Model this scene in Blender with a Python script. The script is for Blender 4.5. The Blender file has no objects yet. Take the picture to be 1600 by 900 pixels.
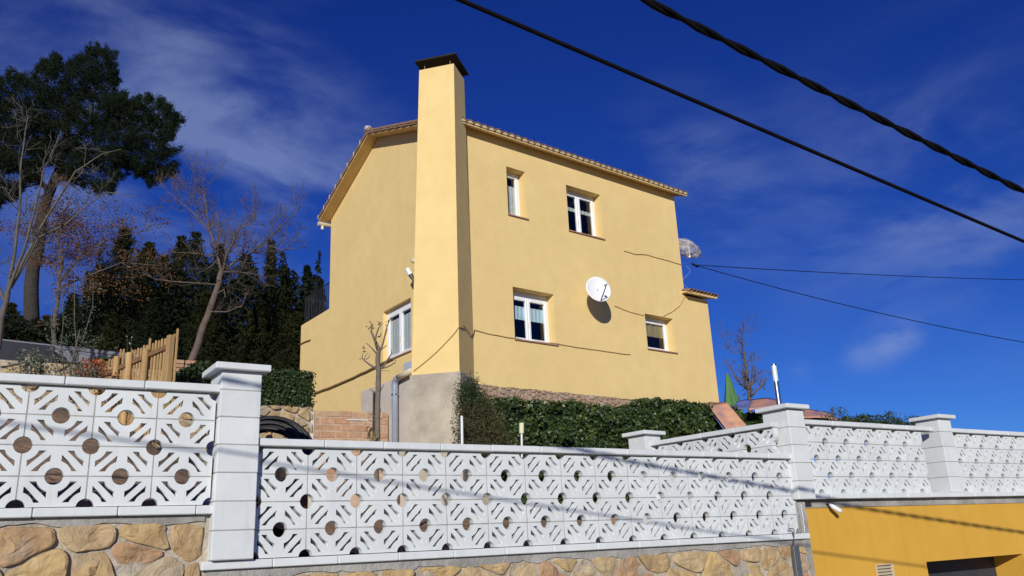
import bpy, math, random
import numpy as np
from mathutils import Vector, Matrix, noise

random.seed(7)
rnd = random.Random(11)
S = bpy.context.scene
COL = S.collection
R = math.radians

# ---------------------------------------------------------------- camera
F_PX, PITCH, ROLL = 1302.97, R(17.14), R(-2.657)
CAM = Vector((0, 0, 1.6))
_f = Vector((0, math.cos(PITCH), math.sin(PITCH)))
_u0 = Vector((0, -math.sin(PITCH), math.cos(PITCH)))
_r0 = Vector((1, 0, 0))
_r = _r0 * math.cos(ROLL) + _u0 * math.sin(ROLL)
_u = -_r0 * math.sin(ROLL) + _u0 * math.cos(ROLL)
cd = bpy.data.cameras.new('camera')
cam = bpy.data.objects.new('camera', cd)
COL.objects.link(cam)
cd.sensor_width = 36
cd.lens = F_PX / 1600 * 36
cd.clip_start = 0.05
cd.clip_end = 3000
cam.matrix_world = Matrix(((_r.x, _u.x, -_f.x, CAM.x), (_r.y, _u.y, -_f.y, CAM.y), (_r.z, _u.z, -_f.z, CAM.z), (0, 0, 0, 1)))
S.camera = cam

# ---------------------------------------------------------------- sun, sky, exposure
SUN_AZ, SUN_EL = 184.5, 19.0          # clockwise from straight ahead
sd = Vector((math.sin(R(SUN_AZ)) * math.cos(R(SUN_EL)), math.cos(R(SUN_AZ)) * math.cos(R(SUN_EL)), math.sin(R(SUN_EL))))
ld = bpy.data.lights.new('sun', 'SUN')
ld.energy = 3.95
ld.angle = R(0.53)
ld.color = (1.0, 0.955, 0.875)
lo = bpy.data.objects.new('sun', ld)
COL.objects.link(lo)
lo.location = (0, -20, 30)
lo.rotation_euler = sd.to_track_quat('Z', 'Y').to_euler()
S.view_settings.view_transform = 'Standard'
S.view_settings.look = 'None'
S.view_settings.gamma = 1
S.view_settings.exposure = 0.0

w = bpy.data.worlds.new('World')
S.world = w
w.use_nodes = True
nt = w.node_tree
nt.nodes.clear()
out = nt.nodes.new('ShaderNodeOutputWorld')
bg = nt.nodes.new('ShaderNodeBackground')
sky = nt.nodes.new('ShaderNodeTexSky')
sky.sky_type = 'NISHITA'
sky.sun_disc = False
sky.sun_elevation = R(SUN_EL)
sky.sun_rotation = R(SUN_AZ)
sky.altitude = 900
sky.air_density = 0.85
sky.dust_density = 0.25
sky.ozone_density = 4.5
bg.inputs['Strength'].default_value = 0.085
# deep winter blue: red and green fall off faster than blue towards the zenith
sepc = nt.nodes.new('ShaderNodeSeparateColor'); nt.links.new(sky.outputs[0], sepc.inputs[0])
tint = nt.nodes.new('ShaderNodeCombineColor')
for ch, (k0, ex, k1) in enumerate(((.085 * .62, 1.41, .866), (.085 * .80, 1.33, .863), (.085 * 1.30, 1.0, .757))):
    a_ = nt.nodes.new('ShaderNodeMath'); a_.operation = 'MULTIPLY'; a_.inputs[1].default_value = k0; nt.links.new(sepc.outputs[ch], a_.inputs[0])
    c_ = nt.nodes.new('ShaderNodeMath'); c_.operation = 'MINIMUM'; c_.inputs[1].default_value = 1.2; nt.links.new(a_.outputs[0], c_.inputs[0])
    p_ = nt.nodes.new('ShaderNodeMath'); p_.operation = 'POWER'; p_.inputs[1].default_value = ex; nt.links.new(c_.outputs[0], p_.inputs[0])
    q_ = nt.nodes.new('ShaderNodeMath'); q_.operation = 'MULTIPLY'; q_.inputs[1].default_value = k1 / .085; nt.links.new(p_.outputs[0], q_.inputs[0])
    nt.links.new(q_.outputs[0], tint.inputs[ch])
tc = nt.nodes.new('ShaderNodeTexCoord')
mp = nt.nodes.new('ShaderNodeMapping')
mp.inputs['Rotation'].default_value = (0, R(28), 0)
mp.inputs['Scale'].default_value = (1.0, 1.0, 2.3)
mp.inputs['Location'].default_value = (0.35, 0.2, 0.6)
nt.links.new(tc.outputs['Generated'], mp.inputs[0])
n1 = nt.nodes.new('ShaderNodeTexNoise'); n1.inputs['Scale'].default_value = 4.2; n1.inputs['Detail'].default_value = 8; n1.inputs['Roughness'].default_value = 0.56; n1.inputs['Distortion'].default_value = 0.3
nt.links.new(mp.outputs[0], n1.inputs['Vector'])
# wisps lie thickest at the left of the house and low on the right
def sky_blob(dirv, width):
    vm = nt.nodes.new('ShaderNodeVectorMath'); vm.operation = 'DISTANCE'
    nrm = nt.nodes.new('ShaderNodeVectorMath'); nrm.operation = 'NORMALIZE'
    nt.links.new(tc.outputs['Generated'], nrm.inputs[0])
    nt.links.new(nrm.outputs[0], vm.inputs[0])
    vm.inputs[1].default_value = Vector(dirv).normalized()
    mr = nt.nodes.new('ShaderNodeMapRange'); mr.interpolation_type = 'SMOOTHSTEP'
    mr.inputs['From Min'].default_value = width; mr.inputs['From Max'].default_value = 0.0
    nt.links.new(vm.outputs['Value'], mr.inputs['Value'])
    return mr.outputs[0]
def pray(px, py):
    return _f + _r * ((px - 800) / F_PX) - _u * ((py - 450) / F_PX)
def add_(a, b, k=1.0):
    m = nt.nodes.new('ShaderNodeMath'); m.operation = 'MULTIPLY_ADD'
    nt.links.new(b, m.inputs[0]); m.inputs[1].default_value = k
    if a is None: m.inputs[2].default_value = 0
    else: nt.links.new(a, m.inputs[2])
    return m.outputs[0]
acc = None
for (px, py, wd, k) in ((400, 240, .22, .75), (290, 300, .20, .55), (480, 330, .18, .6), (190, 290, .18, .40), (70, 90, .24, .30), (330, 90, .22, .22), (220, 180, .18, .3), (-300, 150, .6, .5), (1060, 250, .12, .75), (1110, 330, .12, .4), (1370, 330, .22, .8), (1500, 290, .12, .5),
                     (2100, 300, .5, .5), (480, 330, .2, .4)):
    acc = add_(acc, sky_blob(pray(px, py), wd), k)
mr = nt.nodes.new('ShaderNodeMapRange'); mr.interpolation_type = 'SMOOTHSTEP'
mr.inputs['From Min'].default_value = 0.42; mr.inputs['From Max'].default_value = 0.80
nt.links.new(n1.outputs['Fac'], mr.inputs['Value'])
mu = nt.nodes.new('ShaderNodeMath'); mu.operation = 'MULTIPLY'; mu.use_clamp = True
nt.links.new(mr.outputs[0], mu.inputs[0]); nt.links.new(acc, mu.inputs[1])
mu2 = nt.nodes.new('ShaderNodeMath'); mu2.operation = 'MULTIPLY'; nt.links.new(mu.outputs[0], mu2.inputs[0]); mu2.inputs[1].default_value = 0.42
# two small crisp puffs low on the right
n2 = nt.nodes.new('ShaderNodeTexNoise'); n2.inputs['Scale'].default_value = 11; n2.inputs['Detail'].default_value = 7; n2.inputs['Roughness'].default_value = .55
nt.links.new(mp.outputs[0], n2.inputs['Vector'])
pm = nt.nodes.new('ShaderNodeMapRange'); pm.interpolation_type = 'SMOOTHSTEP'; pm.inputs['From Min'].default_value = .34; pm.inputs['From Max'].default_value = .66; nt.links.new(n2.outputs['Fac'], pm.inputs['Value'])
acc2 = None
for (px, py, wd, k) in ((1400, 528, .034, .8), (1372, 545, .036, .7), (1340, 556, .028, .5), (1425, 520, .022, .6), (1245, 583, .024, .4), (1060, 240, .05, .25), (1100, 235, .04, .2)):
    acc2 = add_(acc2, sky_blob(pray(px, py), wd), k)
m3 = nt.nodes.new('ShaderNodeMath'); m3.operation = 'MULTIPLY'; m3.use_clamp = True; nt.links.new(pm.outputs[0], m3.inputs[0]); nt.links.new(acc2, m3.inputs[1])
m4 = nt.nodes.new('ShaderNodeMath'); m4.operation = 'MULTIPLY_ADD'; nt.links.new(m3.outputs[0], m4.inputs[0]); m4.inputs[1].default_value = .34; nt.links.new(mu2.outputs[0], m4.inputs[2])
mu2 = m4
cmix = nt.nodes.new('ShaderNodeMix'); cmix.data_type = 'RGBA'
nt.links.new(mu2.outputs[0], cmix.inputs['Factor'])
nt.links.new(tint.outputs[0], cmix.inputs['A'])
cmix.inputs['B'].default_value = (3.6, 4.6, 7.4, 1)
nt.links.new(cmix.outputs['Result'], bg.inputs['Color'])
nt.links.new(bg.outputs[0], out.inputs[0])

# ---------------------------------------------------------------- geometry helpers
class Frame:
    """vertical plane through P running along azimuth az: (s along, n outward towards the street, z up)"""
    def __init__(self, P, az, side=1):
        self.P = Vector((P[0], P[1], 0)); self.az = az
        a = R(az)
        self.d = Vector((math.sin(a), math.cos(a), 0))
        self.n = Vector((math.cos(a), -math.sin(a), 0)) * side
        self.side = side
    def __call__(self, s, n, z):
        return self.P + self.d * s + self.n * n + Vector((0, 0, z))
    def px(self, x, y, n=0.0):
        """pixel of the photograph to (s, z) on the plane offset outward by n"""
        d = pray(x, y); Q = self.P + self.n * n
        t = (Q - CAM).dot(self.n) / d.dot(self.n)
        X = CAM + d * t
        return ((X - Q).dot(self.d), X.z)
    def sub(self, s, n=0.0):
        f = Frame(self(s, n, 0), self.az, self.side)
        return f
    def mat(self, s, n, z):
        X = self(s, n, z)
        return Matrix(((self.d.x, -self.n.x, 0, X.x), (self.d.y, -self.n.y, 0, X.y), (0, 0, 1, X.z), (0, 0, 0, 1)))

def at(x, y, Y):
    d = pray(x, y)
    return CAM + d * (Y / d.y)

WORLD = Frame((0, 0), 90)      # s = x, n = -y

class MB:
    def __init__(self):
        self.v = []; self.f = []
    def quad(self, a, b, c, d):
        i = len(self.v); self.v += [a, b, c, d]; self.f.append((i, i + 1, i + 2, i + 3)); return self
    def poly(self, pts):
        i = len(self.v); self.v += list(pts); self.f.append(tuple(range(i, i + len(pts)))); return self
    def box(self, F, s0, s1, n0, n1, z0, z1):
        i = len(self.v)
        if s0 > s1: s0, s1 = s1, s0
        if n0 > n1: n0, n1 = n1, n0
        self.v += [F(s, n, z) for z in (z0, z1) for n in (n0, n1) for s in (s0, s1)]
        self.f += [(i + a, i + b, i + c, i + d) for a, b, c, d in ((0, 1, 3, 2), (4, 6, 7, 5), (0, 4, 5, 1), (2, 3, 7, 6), (0, 2, 6, 4), (1, 5, 7, 3))]
        return self
    def bbox(self, F, s0, s1, n0, n1, z0, z1, b=0.004):
        """box with chamfered edges"""
        if s0 > s1: s0, s1 = s1, s0
        if n0 > n1: n0, n1 = n1, n0
        i = len(self.v)
        b = min(b, (s1 - s0) * .4, (n1 - n0) * .4, (z1 - z0) * .4)
        idx = {}
        for a, sx in ((0, s0), (1, s1)):
            for c, nx in ((0, n0), (1, n1)):
                for e, zx in ((0, z0), (1, z1)):
                    ds = b if a == 0 else -b; dn = b if c == 0 else -b; dz = b if e == 0 else -b
                    idx[a, c, e, 's'] = len(self.v); self.v.append(F(sx, nx + dn, zx + dz))
                    idx[a, c, e, 'n'] = len(self.v); self.v.append(F(sx + ds, nx, zx + dz))
                    idx[a, c, e, 'z'] = len(self.v); self.v.append(F(sx + ds, nx + dn, zx))
        L = ((0, 0), (1, 0), (1, 1), (0, 1))
        for a in (0, 1):
            self.f.append(tuple(idx[a, p, q, 's'] for p, q in L))
            self.f.append(tuple(idx[p, a, q, 'n'] for p, q in L))
            self.f.append(tuple(idx[p, q, a, 'z'] for p, q in L))
        for p in (0, 1):
            for q in (0, 1):
                self.f.append((idx[0, p, q, 'n'], idx[1, p, q, 'n'], idx[1, p, q, 'z'], idx[0, p, q, 'z']))
                self.f.append((idx[p, 0, q, 's'], idx[p, 1, q, 's'], idx[p, 1, q, 'z'], idx[p, 0, q, 'z']))
                self.f.append((idx[p, q, 0, 's'], idx[p, q, 1, 's'], idx[p, q, 1, 'n'], idx[p, q, 0, 'n']))
                for r in (0, 1):
                    self.f.append((idx[p, q, r, 's'], idx[p, q, r, 'n'], idx[p, q, r, 'z']))
        return self
    def prism(self, base, top):
        n = len(base); i = len(self.v)
        self.v += list(base) + list(top)
        self.f.append(tuple(range(i + n - 1, i - 1, -1))); self.f.append(tuple(range(i + n, i + 2 * n)))
        for k in range(n):
            j = (k + 1) % n
            self.f.append((i + k, i + j, i + n + j, i + n + k))
        return self
    def tube(self, pts, rad, sides=8, caps=True):
        pts = [Vector(p) for p in pts]
        if not hasattr(rad, '__len__'): rad = [rad] * len(pts)
        n = len(pts); base = len(self.v)
        prev = None
        for k in range(n):
            t = (pts[min(k + 1, n - 1)] - pts[max(k - 1, 0)])
            if t.length < 1e-9: t = Vector((0, 0, 1))
            t.normalize()
            if prev is None:
                u = t.orthogonal().normalized()
            else:
                u = (prev - t * prev.dot(t))
                u = u.normalized() if u.length > 1e-6 else t.orthogonal().normalized()
            prev = u; v = t.cross(u)
            for j in range(sides):
                a = 2 * math.pi * j / sides
                self.v.append(pts[k] + (u * math.cos(a) + v * math.sin(a)) * rad[k])
        for k in range(n - 1):
            for j in range(sides):
                j2 = (j + 1) % sides
                self.f.append((base + k * sides + j, base + k * sides + j2, base + (k + 1) * sides + j2, base + (k + 1) * sides + j))
        if caps:
            self.f.append(tuple(base + j for j in range(sides - 1, -1, -1)))
            self.f.append(tuple(base + (n - 1) * sides + j for j in range(sides)))
        return self
    def grid(self, P, nu, nv):
        i = len(self.v)
        for a in range(nu):
            for b in range(nv): self.v.append(P(a / (nu - 1), b / (nv - 1)))
        for a in range(nu - 1):
            for b in range(nv - 1):
                self.f.append((i + a * nv + b, i + (a + 1) * nv + b, i + (a + 1) * nv + b + 1, i + a * nv + b + 1))
        return self
    def mesh(self, name, origin=None, smooth=False):
        me = bpy.data.meshes.new(name)
        o = Vector((0, 0, 0)) if origin is None else origin
        me.from_pydata([(p[0] - o[0], p[1] - o[1], p[2] - o[2]) for p in self.v], [], self.f)
        if smooth: me.shade_smooth()
        me.update()
        return me

def fix_normals(me):
    import bmesh
    bm = bmesh.new(); bm.from_mesh(me); bmesh.ops.recalc_face_normals(bm, faces=bm.faces); bm.to_mesh(me); bm.free()

def thing(name, label, cat, loc, group=None):
    o = bpy.data.objects.new(name, None); COL.objects.link(o)
    o.empty_display_size = .1
    o.location = loc; o['label'] = label; o['category'] = cat
    if group: o['group'] = group
    o.matrix_basis = Matrix.Translation(Vector(loc))
    return o
WLOC = {}
def wloc(o):
    p = Vector((0, 0, 0))
    while o is not None:
        p = p + o.matrix_basis.translation; o = o.parent
    return p
def part(name, mb, mat, parent, smooth=False, label=None, recalc=True, origin=None):
    """mesh given in world coordinates, hung under parent (parents are never rotated)"""
    pl = wloc(parent) if parent else Vector((0, 0, 0))
    og = pl if origin is None else Vector(origin)
    me = mb.mesh(name, og, smooth)
    if recalc: fix_normals(me)
    me.materials.append(mat)
    o = bpy.data.objects.new(name, me); COL.objects.link(o)
    o.parent = parent
    o.matrix_basis = Matrix.Translation(og - pl)
    if label: o['label'] = label
    return o
def single(name, mb, mat, label, cat, loc, group=None, smooth=False, recalc=True):
    o = part(name, mb, mat, None, smooth, recalc=recalc, origin=loc)
    o['label'] = label; o['category'] = cat
    if group: o['group'] = group
    return o
def struct(name, mb, mat, smooth=False, kind='structure', loc=(0, 0, 0)):
    o = part(name, mb, mat, None, smooth, origin=loc)
    o['kind'] = kind
    return o
def inst(name, me, parent, M):
    """an instance of a shared mesh at world matrix M under an unrotated parent"""
    o = bpy.data.objects.new(name, me); COL.objects.link(o); o.parent = parent
    o.matrix_basis = Matrix.Translation(-(wloc(parent) if parent else Vector((0, 0, 0)))) @ M
    return o

# ---------------------------------------------------------------- materials
def nodes(name):
    m = bpy.data.materials.new(name); m.use_nodes = True
    t = m.node_tree; b = t.nodes['Principled BSDF']
    return m, t, b
def ramp(t, fac, stops):
    r = t.nodes.new('ShaderNodeValToRGB')
    r.color_ramp.elements[0].position = stops[0][0]; r.color_ramp.elements[0].color = (*stops[0][1], 1)
    r.color_ramp.elements[1].position = stops[-1][0]; r.color_ramp.elements[1].color = (*stops[-1][1], 1)
    for p, c in stops[1:-1]:
        e = r.color_ramp.elements.new(p); e.color = (*c, 1)
    t.links.new(fac, r.inputs[0]); return r.outputs[0]
def noisen(t, scale, detail=6, rough=.55, vec=None, dist=0):
    n = t.nodes.new('ShaderNodeTexNoise'); n.inputs['Scale'].default_value = scale; n.inputs['Detail'].default_value = detail; n.inputs['Roughness'].default_value = rough; n.inputs['Distortion'].default_value = dist
    if vec: t.links.new(vec, n.inputs['Vector'])
    return n.outputs['Fac']
def geopos(t):
    g = t.nodes.new('ShaderNodeNewGeometry'); return g.outputs['Position']
def mixc(t, fac, a, b, mode='MIX'):
    m = t.nodes.new('ShaderNodeMix'); m.data_type = 'RGBA'; m.blend_type = mode
    for nm, x in (('Factor', fac), ('A', a), ('B', b)):
        if isinstance(x, (int, float)): m.inputs[nm].default_value = x
        elif isinstance(x, tuple): m.inputs[nm].default_value = (*x, 1)
        else: t.links.new(x, m.inputs[nm])
    return m.outputs['Result']
def bump(t, b, h, strength=.3, dist=.01, prev=None):
    n = t.nodes.new('ShaderNodeBump'); n.inputs['Strength'].default_value = strength; n.inputs['Distance'].default_value = dist
    t.links.new(h, n.inputs['Height'])
    if prev: t.links.new(prev, n.inputs['Normal'])
    t.links.new(n.outputs[0], b.inputs['Normal']); return n.outputs[0]
def mapr(t, v, a, b, c, d):
    m = t.nodes.new('ShaderNodeMapRange'); t.links.new(v, m.inputs['Value'])
    for nm, x in (('From Min', a), ('From Max', b), ('To Min', c), ('To Max', d)): m.inputs[nm].default_value = x
    return m.outputs[0]
def objrand(t):
    o = t.nodes.new('ShaderNodeObjectInfo'); return o.outputs['Random']

def mat_plain(name, col, rough=.6, var=.12, scale=4, metallic=0, bumpk=0, bscale=60, bdist=.004, spec=None):
    m, t, b = nodes(name)
    p = geopos(t)
    lo_ = tuple(c * (1 - var) for c in col); hi = tuple(min(1, c * (1 + var)) for c in col)
    t.links.new(ramp(t, noisen(t, scale, 6, .6, p), [(.3, lo_), (.7, hi)]), b.inputs['Base Color'])
    b.inputs['Roughness'].default_value = rough; b.inputs['Metallic'].default_value = metallic
    if spec is not None: b.inputs['Specular IOR Level'].default_value = spec
    if bumpk: bump(t, b, noisen(t, bscale, 5, .6, p), bumpk, bdist)
    return m
def mat_stucco(name, col, col2, streak=.9):
    m, t, b = nodes(name); p = geopos(t)
    big = noisen(t, .55, 4, .5, p, .3); mid = noisen(t, 3.2, 6, .6, p); fine = noisen(t, 120, 4, .7, p)
    mpn = t.nodes.new('ShaderNodeMapping'); mpn.inputs['Scale'].default_value = (5, 5, .35); t.links.new(p, mpn.inputs[0])
    st = noisen(t, 1.0, 5, .6, mpn.outputs[0])
    c = ramp(t, big, [(.3, col), (.72, col2)])
    c = mixc(t, mapr(t, mid, .3, .75, 0, .6), c, tuple(x * .88 for x in col))
    c = mixc(t, mapr(t, st, .55, .8, 0, .22 * streak), c, tuple(x * .72 for x in col))
    c = mixc(t, mapr(t, fine, .3, .7, 0, .12), c, tuple(min(1, x * 1.15) for x in col2))
    t.links.new(c, b.inputs['Base Color']); b.inputs['Roughness'].default_value = .92; b.inputs['Specular IOR Level'].default_value = .2
    n = bump(t, b, noisen(t, 2.2, 3, .5, p), .25, .03)
    bump(t, b, fine, .35, .004, n)
    return m
def mat_white(name):
    m, t, b = nodes(name); p = geopos(t)
    mid = noisen(t, 5, 7, .6, p, .3)
    mpn = t.nodes.new('ShaderNodeMapping'); mpn.inputs['Scale'].default_value = (14, 14, 1.6); t.links.new(p, mpn.inputs[0])
    st = noisen(t, 1.0, 6, .65, mpn.outputs[0])
    c = ramp(t, mid, [(.25, (.645, .675, .665)), (.75, (.735, .765, .755))])
    c = mixc(t, mapr(t, st, .55, .82, 0, .42), c, (.50, .50, .46))
    c = mixc(t, mapr(t, noisen(t, 26, 6, .7, p), .6, .78, 0, .35), c, (.55, .54, .50))
    o = objrand(t)
    c = mixc(t, 1.0, c, ramp(t, o, [(0, (.93, .93, .93)), (1, (1, 1, 1))]), 'MULTIPLY')
    t.links.new(c, b.inputs['Base Color']); b.inputs['Roughness'].default_value = .85; b.inputs['Specular IOR Level'].default_value = .25
    n = bump(t, b, noisen(t, 9, 3, .5, p), .2, .012)
    bump(t, b, noisen(t, 220, 3, .7, p), .3, .002, n)
    return m
def mat_stone(name, cols, rough=.9):
    m, t, b = nodes(name); p = geopos(t); o = objrand(t)
    base = ramp(t, o, cols)
    wn = t.nodes.new('ShaderNodeVectorMath'); wn.operation = 'ADD'
    cm = t.nodes.new('ShaderNodeCombineXYZ'); mm = t.nodes.new('ShaderNodeMath'); mm.operation = 'MULTIPLY'; mm.inputs[1].default_value = 37
    t.links.new(o, mm.inputs[0]); t.links.new(mm.outputs[0], cm.inputs[0]); t.links.new(p, wn.inputs[0]); t.links.new(cm.outputs[0], wn.inputs[1])
    v = wn.outputs[0]
    a = noisen(t, 6, 8, .62, v, .6)
    c = mixc(t, mapr(t, a, .35, .7, 0, .7), base, (.30, .19, .095))
    c = mixc(t, mapr(t, noisen(t, 14, 8, .7, v), .55, .75, 0, .5), c, (.52, .40, .24))
    c = mixc(t, mapr(t, noisen(t, 3.3, 4, .6, v), .56, .7, 0, .45), c, (.30, .30, .27))
    t.links.new(c, b.inputs['Base Color']); b.inputs['Roughness'].default_value = rough; b.inputs['Specular IOR Level'].default_value = .2
    n = bump(t, b, noisen(t, 11, 8, .65, v, .8), .9, .025)
    bump(t, b, noisen(t, 90, 4, .7, v), .5, .004, n)
    return m
def mat_leaf(name, cols, rough=.55, trans=.0, spec=.3):
    m, t, b = nodes(name); p = geopos(t)
    t.links.new(ramp(t, noisen(t, 7, 3, .7, p), cols), b.inputs['Base Color'])
    b.inputs['Roughness'].default_value = rough; b.inputs['Specular IOR Level'].default_value = spec
    if trans: b.inputs['Transmission Weight'].default_value = 0; b.inputs['Subsurface Weight'].default_value = 0
    return m

M_yellow = mat_stucco('ochre_stucco', (.78, .575, .245), (.84, .635, .28))
M_garage = mat_stucco('mustard_paint', (.63, .35, .05), (.69, .39, .062), 1.8)
M_white = mat_white('white_concrete')
M_mortar = mat_plain('joint_mortar', (.36, .35, .315), .95, .2, 9, bumpk=.4)
M_cement = mat_plain('grey_cement', (.33, .32, .29), .95, .28, 3.5, bumpk=.8, bscale=25, bdist=.02)
M_render = mat_plain('rough_render', (.42, .37, .285), .95, .22, 2.6, bumpk=.8, bscale=40, bdist=.012)
M_plaster = mat_plain('pale_plaster', (.56, .505, .43), .95, .13, 2.2, bumpk=.5, bscale=30, bdist=.01)
M_wallmort = mat_plain('wall_mortar', (.43, .375, .29), .97, .3, 5, bumpk=1, bscale=18, bdist=.03)
M_pinkplaster = mat_plain('pink_smear', (.47, .345, .25), .95, .25, 4, bumpk=.5, bscale=30, bdist=.01)
M_stone = mat_stone('ochre_stone', [(0, (.56, .41, .20)), (.3, (.60, .43, .19)), (.55, (.52, .37, .19)), (.72, (.47, .28, .165)), (.86, (.60, .48, .27)), (1, (.46, .41, .31))])
M_stone2 = mat_stone('pale_stone', [(0, (.46, .36, .21)), (.5, (.52, .40, .22)), (.8, (.40, .29, .17)), (1, (.5, .45, .34))])
M_pink = mat_stone('pink_rubble', [(0, (.42, .29, .21)), (.5, (.48, .33, .24)), (.8, (.36, .25, .19)), (1, (.55, .47, .38))])
M_brick = mat_stone('orange_brick', [(0, (.50, .28, .18)), (.35, (.55, .34, .22)), (.65, (.46, .25, .165)), (1, (.53, .41, .26))])
M_tile = mat_plain('clay_tile', (.24, .145, .09), .85, .35, 6, bumpk=.5)
M_tileend = mat_plain('pale_roof_mortar', (.62, .50, .30), .9, .2, 8)
M_fascia = mat_plain('ochre_fascia', (.66, .47, .22), .85, .12, 3)
M_sill = mat_plain('red_clay_sill', (.36, .20, .13), .75, .2, 12, bumpk=.3)
M_pvc = mat_plain('white_pvc', (.80, .81, .82), .35, .03, 6)
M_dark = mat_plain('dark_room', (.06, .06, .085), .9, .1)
M_curtain = mat_plain('pale_blind', (.52, .66, .70), .9, .12, 9)
M_curtain2 = mat_plain('white_curtain', (.55, .54, .48), .9, .15, 14)
M_ylblind = mat_plain('tan_blind', (.36, .26, .11), .8, .1, 9)
M_black = mat_plain('black_rubber', (.012, .012, .014), .5, .2, 20)
M_wire = mat_plain('wire_sheath', (.005, .005, .006), .85, .25, 30, bumpk=.3, spec=.12)
M_iron = mat_plain('black_iron', (.02, .02, .022), .5, .1, 10)
M_capmetal = mat_plain('sooty_sheet', (.008, .007, .007), .8, .3, 6)
M_steel = mat_plain('brushed_steel', (.55, .55, .55), .22, .05, 20, metallic=1)
M_lampwhite = mat_plain('lamp_glass', (.72, .76, .72), .3, .03, 20)
M_greyplast = mat_plain('grey_plastic', (.27, .31, .38), .45, .08, 9)
M_beige = mat_plain('beige_plastic', (.60, .52, .36), .5, .08, 9)
M_boxgrey = mat_plain('light_grey_box', (.45, .49, .56), .5, .05, 9)
M_channel = mat_plain('galvanised_channel', (.13, .14, .15), .45, .12, 15, metallic=.3)
M_dish = mat_plain('dish_paint', (.82, .82, .80), .45, .03, 5)
M_dishdark = mat_plain('dish_arm', (.05, .05, .05), .5, .1, 5)
M_cable = mat_plain('painted_cable', (.42, .28, .13), .8, .15, 9)
M_cablebr = mat_plain('brown_conduit', (.20, .13, .06), .7, .15, 9)
M_soil = mat_plain('brown_soil', (.27, .175, .10), .97, .4, 2.5, bumpk=1, bscale=9, bdist=.06)
M_asphalt = mat_plain('asphalt', (.13, .115, .095), .95, .25, 3, bumpk=.7, bscale=90, bdist=.006)
M_grass = mat_plain('dry_grass_ground', (.10, .11, .045), .97, .4, 1.2, bumpk=1, bscale=5, bdist=.1)
M_wood = None
def mat_wood(name, a, b_):
    m, t, b = nodes(name); p = geopos(t)
    mpn = t.nodes.new('ShaderNodeMapping'); mpn.inputs['Scale'].default_value = (30, 30, 2); t.links.new(p, mpn.inputs[0])
    c = ramp(t, noisen(t, 1, 5, .6, mpn.outputs[0]), [(.3, a), (.7, b_)])
    c = mixc(t, 1, c, ramp(t, objrand(t), [(0, (.78, .76, .72)), (1, (1.1, 1.08, 1.05))]), 'MULTIPLY')
    t.links.new(c, b.inputs['Base Color']); b.inputs['Roughness'].default_value = .75
    return m
M_wood = mat_wood('treated_pine', (.40, .25, .10), (.56, .38, .17))
M_woodrail = mat_wood('dark_pine_rail', (.20, .11, .05), (.30, .17, .08))
M_bark = mat_plain('grey_bark', (.10, .08, .06), .95, .3, 12, bumpk=.8, bscale=40, bdist=.01)
M_barkpale = mat_plain('pale_bark', (.105, .095, .08), .9, .25, 8, bumpk=.4)
M_barkwarm = mat_plain('greybrown_twig', (.115, .085, .066), .9, .25, 8, bumpk=.4)
M_barkpine = mat_plain('pine_bark', (.040, .033, .027), .95, .3, 3, bumpk=.8, bscale=8, bdist=.05)
M_bark2 = mat_plain('pruned_bark', (.17, .135, .10), .92, .25, 18, bumpk=.7, bscale=50, bdist=.008)
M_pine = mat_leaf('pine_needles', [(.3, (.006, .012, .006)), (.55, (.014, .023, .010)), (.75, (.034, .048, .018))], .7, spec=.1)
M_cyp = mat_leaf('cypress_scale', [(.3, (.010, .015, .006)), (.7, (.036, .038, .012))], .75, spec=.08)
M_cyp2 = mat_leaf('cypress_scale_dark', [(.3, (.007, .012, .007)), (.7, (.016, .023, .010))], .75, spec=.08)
M_hedge = mat_leaf('hedge_leaf', [(.3, (.012, .028, .010)), (.7, (.045, .072, .020))], .45, spec=.35)
M_ivy = mat_leaf('ivy_leaf', [(.25, (.012, .026, .009)), (.52, (.034, .064, .016)), (.72, (.13, .155, .028))], .42, spec=.4)
M_olive = mat_leaf('olive_leaf', [(.3, (.07, .09, .06)), (.7, (.16, .18, .13))], .6)
M_autumn = mat_leaf('autumn_leaf', [(.3, (.10, .045, .015)), (.7, (.20, .09, .025))], .8)
M_red = mat_leaf('red_leaf', [(.3, (.25, .05, .02)), (.7, (.42, .14, .04))], .7)
M_deadfern = mat_leaf('dry_frond', [(.3, (.045, .050, .018)), (.7, (.115, .092, .036))], .8)
M_brownleaf = mat_leaf('brown_leaf', [(.3, (.09, .055, .025)), (.7, (.15, .13, .04))], .6)
M_flower = mat_plain('white_petal', (.75, .75, .72), .8, .05)
M_parasol = mat_plain('green_canvas', (.075, .19, .06), .8, .15, 3)
M_tarpblue = mat_plain('blue_sheet', (.12, .15, .36), .6, .35, 2.5)
M_roofgrey = mat_plain('grey_edging', (.22, .24, .27), .6, .1, 4)
M_roofdark = mat_plain('dark_cover', (.03, .033, .045), .7, .2, 3)
def mat_tarp():
    m, t, b = nodes('faded_sheet'); p = geopos(t)
    c = ramp(t, noisen(t, 1.8, 5, .6, p, .7), [(.32, (.20, .17, .30)), (.45, (.45, .24, .19)), (.62, (.60, .33, .20)), (.8, (.42, .27, .24))])
    t.links.new(c, b.inputs['Base Color']); b.inputs['Roughness'].default_value = .6
    bump(t, b, noisen(t, 6, 3, .5, p), .5, .03)
    return m
M_tarp = mat_tarp()
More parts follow.
